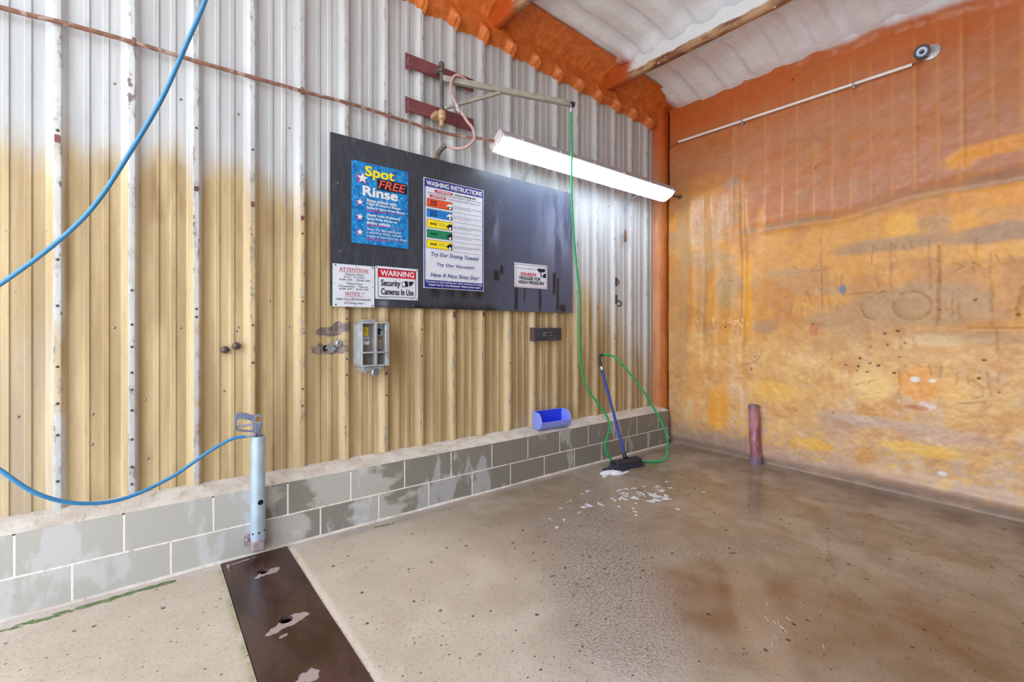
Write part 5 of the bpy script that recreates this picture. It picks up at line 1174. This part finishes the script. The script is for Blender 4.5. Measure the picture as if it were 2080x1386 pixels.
# ------------------------------------------------------------------ drain cover
dcv = root('drain_cover', (shear(-4.288, -1.4), -1.4, 0.0), 'brown steel trench cover plate with round lifting holes', 'drain cover')
GX = np.linspace(PX0 + .003, PX1 - .003, 45); GY = np.linspace(PY0 - .002, PY1 + .01, 260)
holes = [(-4.290, -.480), (-4.289, -1.030), (-4.290, -1.62), (-4.29, -2.17)]
def hole_grid(z):
    A, B_ = np.meshgrid(GX, GY, indexing='ij'); return A, B_
A, B_ = hole_grid(0)
worn = np.zeros_like(A)
for hx2, hy2, rx, ry, rot2, am in ((-4.268, -.508, .075, .030, .28, .85), (-4.265, -1.052, .115, .032, .22, .85), (-4.35, -1.09, .05, .020, .25, .75), (-4.33, -1.151, .03, .012, .3, .75), (-4.305, -1.475, .05, .035, 0, .85), (-4.365, -1.49, .07, .02, .1, .75), (-4.36, -.275, .10, .010, .1, .7), (-4.44, -.315, .014, .06, 0, .6)):
    u2 = (A - hx2) * math.cos(rot2) + (B_ - hy2) * math.sin(rot2); v2_ = -(A - hx2) * math.sin(rot2) + (B_ - hy2) * math.cos(rot2)
    worn = np.maximum(worn, am * np.exp(-((u2 / rx) ** 2 + (v2_ / (ry * 1.25)) ** 2) * .7))
R_ = .030
cen_a = (A[:-1, :-1] + A[1:, 1:]) / 2; cen_b = (B_[:-1, :-1] + B_[1:, 1:]) / 2
kp_ = np.ones(cen_a.shape, bool); A2, B2 = A.copy(), B_.copy()
for (hx2, hy2) in holes:
    d = np.hypot(A - hx2, B_ - hy2)
    # pull nearby vertices onto the hole edge
    sel = (d > R_ * .62) & (d < R_ * 1.25)
    A2[sel] = hx2 + (A[sel] - hx2) / d[sel] * R_; B2[sel] = hy2 + (B_[sel] - hy2) / d[sel] * R_
    kp_ &= ~(np.hypot(cen_a - hx2, cen_b - hy2) < R_ * .8)
zp = .006 + .0015 * (fbm(A, B_, 4, 151) - .5)
gridobj('plate', np.stack([shear(A2, B2), B2, zp], -1), M['plate'], {'worn': worn}, keep=kp_, flip=True, parent=dcv)
b = MB(); q = [(PX0 + .003, PY0 - .002), (PX1 - .003, PY0 - .002), (PX1 - .003, PY1 + .01), (PX0 + .003, PY1 + .01)]; q = [(shear(x, y), y) for x, y in q]
b.add([(x, y, .006) for x, y in q] + [(x, y, -.008) for x, y in q], [(0, 1, 5, 4), (1, 2, 6, 5), (2, 3, 7, 6), (3, 0, 4, 7)]); obj('plate_edge', b, M['plate'], dcv)
for hx2, hy2 in holes:
    b = MB(); n = 24; cx2 = shear(hx2, hy2)
    vs = [(cx2 + R_ * math.cos(2 * math.pi * k2 / n), hy2 + R_ * math.sin(2 * math.pi * k2 / n), z) for z in (.0062, -.012) for k2 in range(n)]
    b.add(vs, [(k2, (k2 + 1) % n, n + (k2 + 1) % n, n + k2) for k2 in range(n)]); obj('hole_rim', b, M['copper'], dcv)

# moss strip
b = MB(); rg = np.random.RandomState(77)
for j in range(150):
    t = rg.rand(); x = -5.75 + t * 1.05; y = -.262 - .055 * (1 - t) - abs(rg.normal(0, .012 + .012 * (1 - t)))
    b.add(*blob(x, y, rg.uniform(.010, .035), rg.uniform(.003, .010), rg.uniform(.001, .003), 200 + j, 12, -.08))
for j in range(5): b.add(*blob(-3.54 + .02 * j, -.30 - .003 * j, .02, .007, .004, 300 + j, 10))
obj('moss_strip', b, M['moss'], kind='stuff', label='strip of green algae growing along the foot of the kerb at the left', cat='moss')
# loose grit and straw on the floor
b = MB(); rg = np.random.RandomState(99)
for j in range(330):
    if j < 230: u, v = rg.normal(0, .55), rg.normal(0, .22); x, y = -2.55 + u * .72 - v * .7, -1.6 + u * .70 + v * .72
    else: x, y = rg.uniform(-5.2, -.3), rg.uniform(-3.0, -.5)
    if y > -.35 or x > .15 or (-4.55 < x < -3.95): continue
    r = abs(rg.normal(0, .0022)) + .0016
    if j % 9 == 0: r = .004 + .004 * rg.rand()
    b.ball((x, y, r * .25), r, (1.3, .9, .55), 6, 4)
obj('loose_grit', b, M['grit'], kind='stuff', label='loose dark grit and pebbles scattered over the floor', cat='grit')
b = MB()
for j in range(9):
    x, y = -2.35 + rg.normal(0, .16), -2.55 + rg.normal(0, .10); a = rg.uniform(.3, 1.3); L_ = rg.uniform(.02, .05)
    b.tube([(x, y, .004), (x + L_ * math.cos(a), y + L_ * math.sin(a), .006)], .0016, 5, 1)
obj('straw_bits', b, M['straw'], kind='stuff', label='pale bits of straw lying on the brown stained floor', cat='straw')

# ------------------------------------------------------------------ post, conduit and camera on the orange wall
pts = []; nseg, nz = 22, 26; po = MB(); vs = []
for i in range(nz):
    z = .62 * i / (nz - 1)
    for k2 in range(nseg):
        a = 2 * math.pi * k2 / nseg
        rr = .056 + .012 * (vnoise(np.array(2.5 + 2 * math.cos(a)), np.array(z * 7 + math.sin(a)), 161) - .5) + .012 * max(0, 1 - z / .12)
        if i == nz - 1: rr *= .88
        vs.append((.205 - .008 * z + rr * math.cos(a), -1.232 + .02 * (z / .6) + rr * .92 * math.sin(a), z))
po.add(vs, [(i * nseg + k2, i * nseg + (k2 + 1) % nseg, (i + 1) * nseg + (k2 + 1) % nseg, (i + 1) * nseg + k2) for i in range(nz - 1) for k2 in range(nseg)] + [tuple((nz - 1) * nseg + k2 for k2 in range(nseg))])
obj('pipe_post', po, M['post'], angle=60, label='short pink red painted pipe post at the foot of the orange wall', cat='post')

cd = root('white_conduit', (.235, -1.4, 3.66), 'white plastic conduit running along the orange wall to the camera', 'conduit')
b = MB(); b.cyl((.240, -.302, 3.733), (.240, -2.47, 3.640), .0135, 14); obj('tube', b, M['pvc'], cd)
for y, z in ((-1.072, 3.70), (-2.069, 3.657)):
    b = MB(); b.cyl((.240, y - .011, z), (.240, y + .011, z - .001), .0165, 14); b.box(.238, .30, y - .009, y + .009, z - .035, z - .012); obj('clip', b, M['steel'], cd, bevel=.002)
b = MB(); b.tube([(.240, -.305, 3.733), (.25, -.22, 3.715), (.25, -.13, 3.71)], .0035, 8, 5); obj('cable_tail', b, M['cable'], cd)
sc2 = root('security_camera', (.24, -2.56, 3.66), 'round silver security camera on the orange wall at the end of the conduit', 'camera')
cn = Vector((-.97, -.10, -.22)).normalized()
b = MB(); b.lathe([(.062, -.06), (.062, .0), (.058, .010), (.03, .014)], (.272, -2.580, 3.700), (-1, 0, 0), 30); obj('base', b, M['silver'], sc2)
eye = Vector((.205, -2.535, 3.702)); ln = (Vector((-4.6, -3.2, 1.6)) - eye).normalized()
b = MB(); b.tube([(.27, -2.57, 3.70), (.245, -2.55, 3.702), eye - ln * .012], .026, 12, 3); obj('neck', b, M['silver'], sc2)
b = MB(); b.lathe([(.036, -.045), (.050, -.03), (.052, .0), (.048, .006), (.034, .006), (.033, .0)], eye, ln, 28); obj('head', b, M['darkring'], sc2)
b = MB(); b.lathe([(.034, 0), (.034, .005), (.017, .006)], eye, ln, 28); obj('light_ring', b, M['ledring'], sc2)
b = MB(); b.lathe([(.0165, 0), (.0165, .0075), (.010, .010)], eye, ln, 22); obj('lens', b, M['camlens'], sc2)
b = MB(); b.tube([(.240, -2.468, 3.640), (.235, -2.505, 3.637), (.23, -2.53, 3.650), (.235, -2.545, 3.675)], .005, 8, 5); obj('cable', b, M['cable'], sc2)
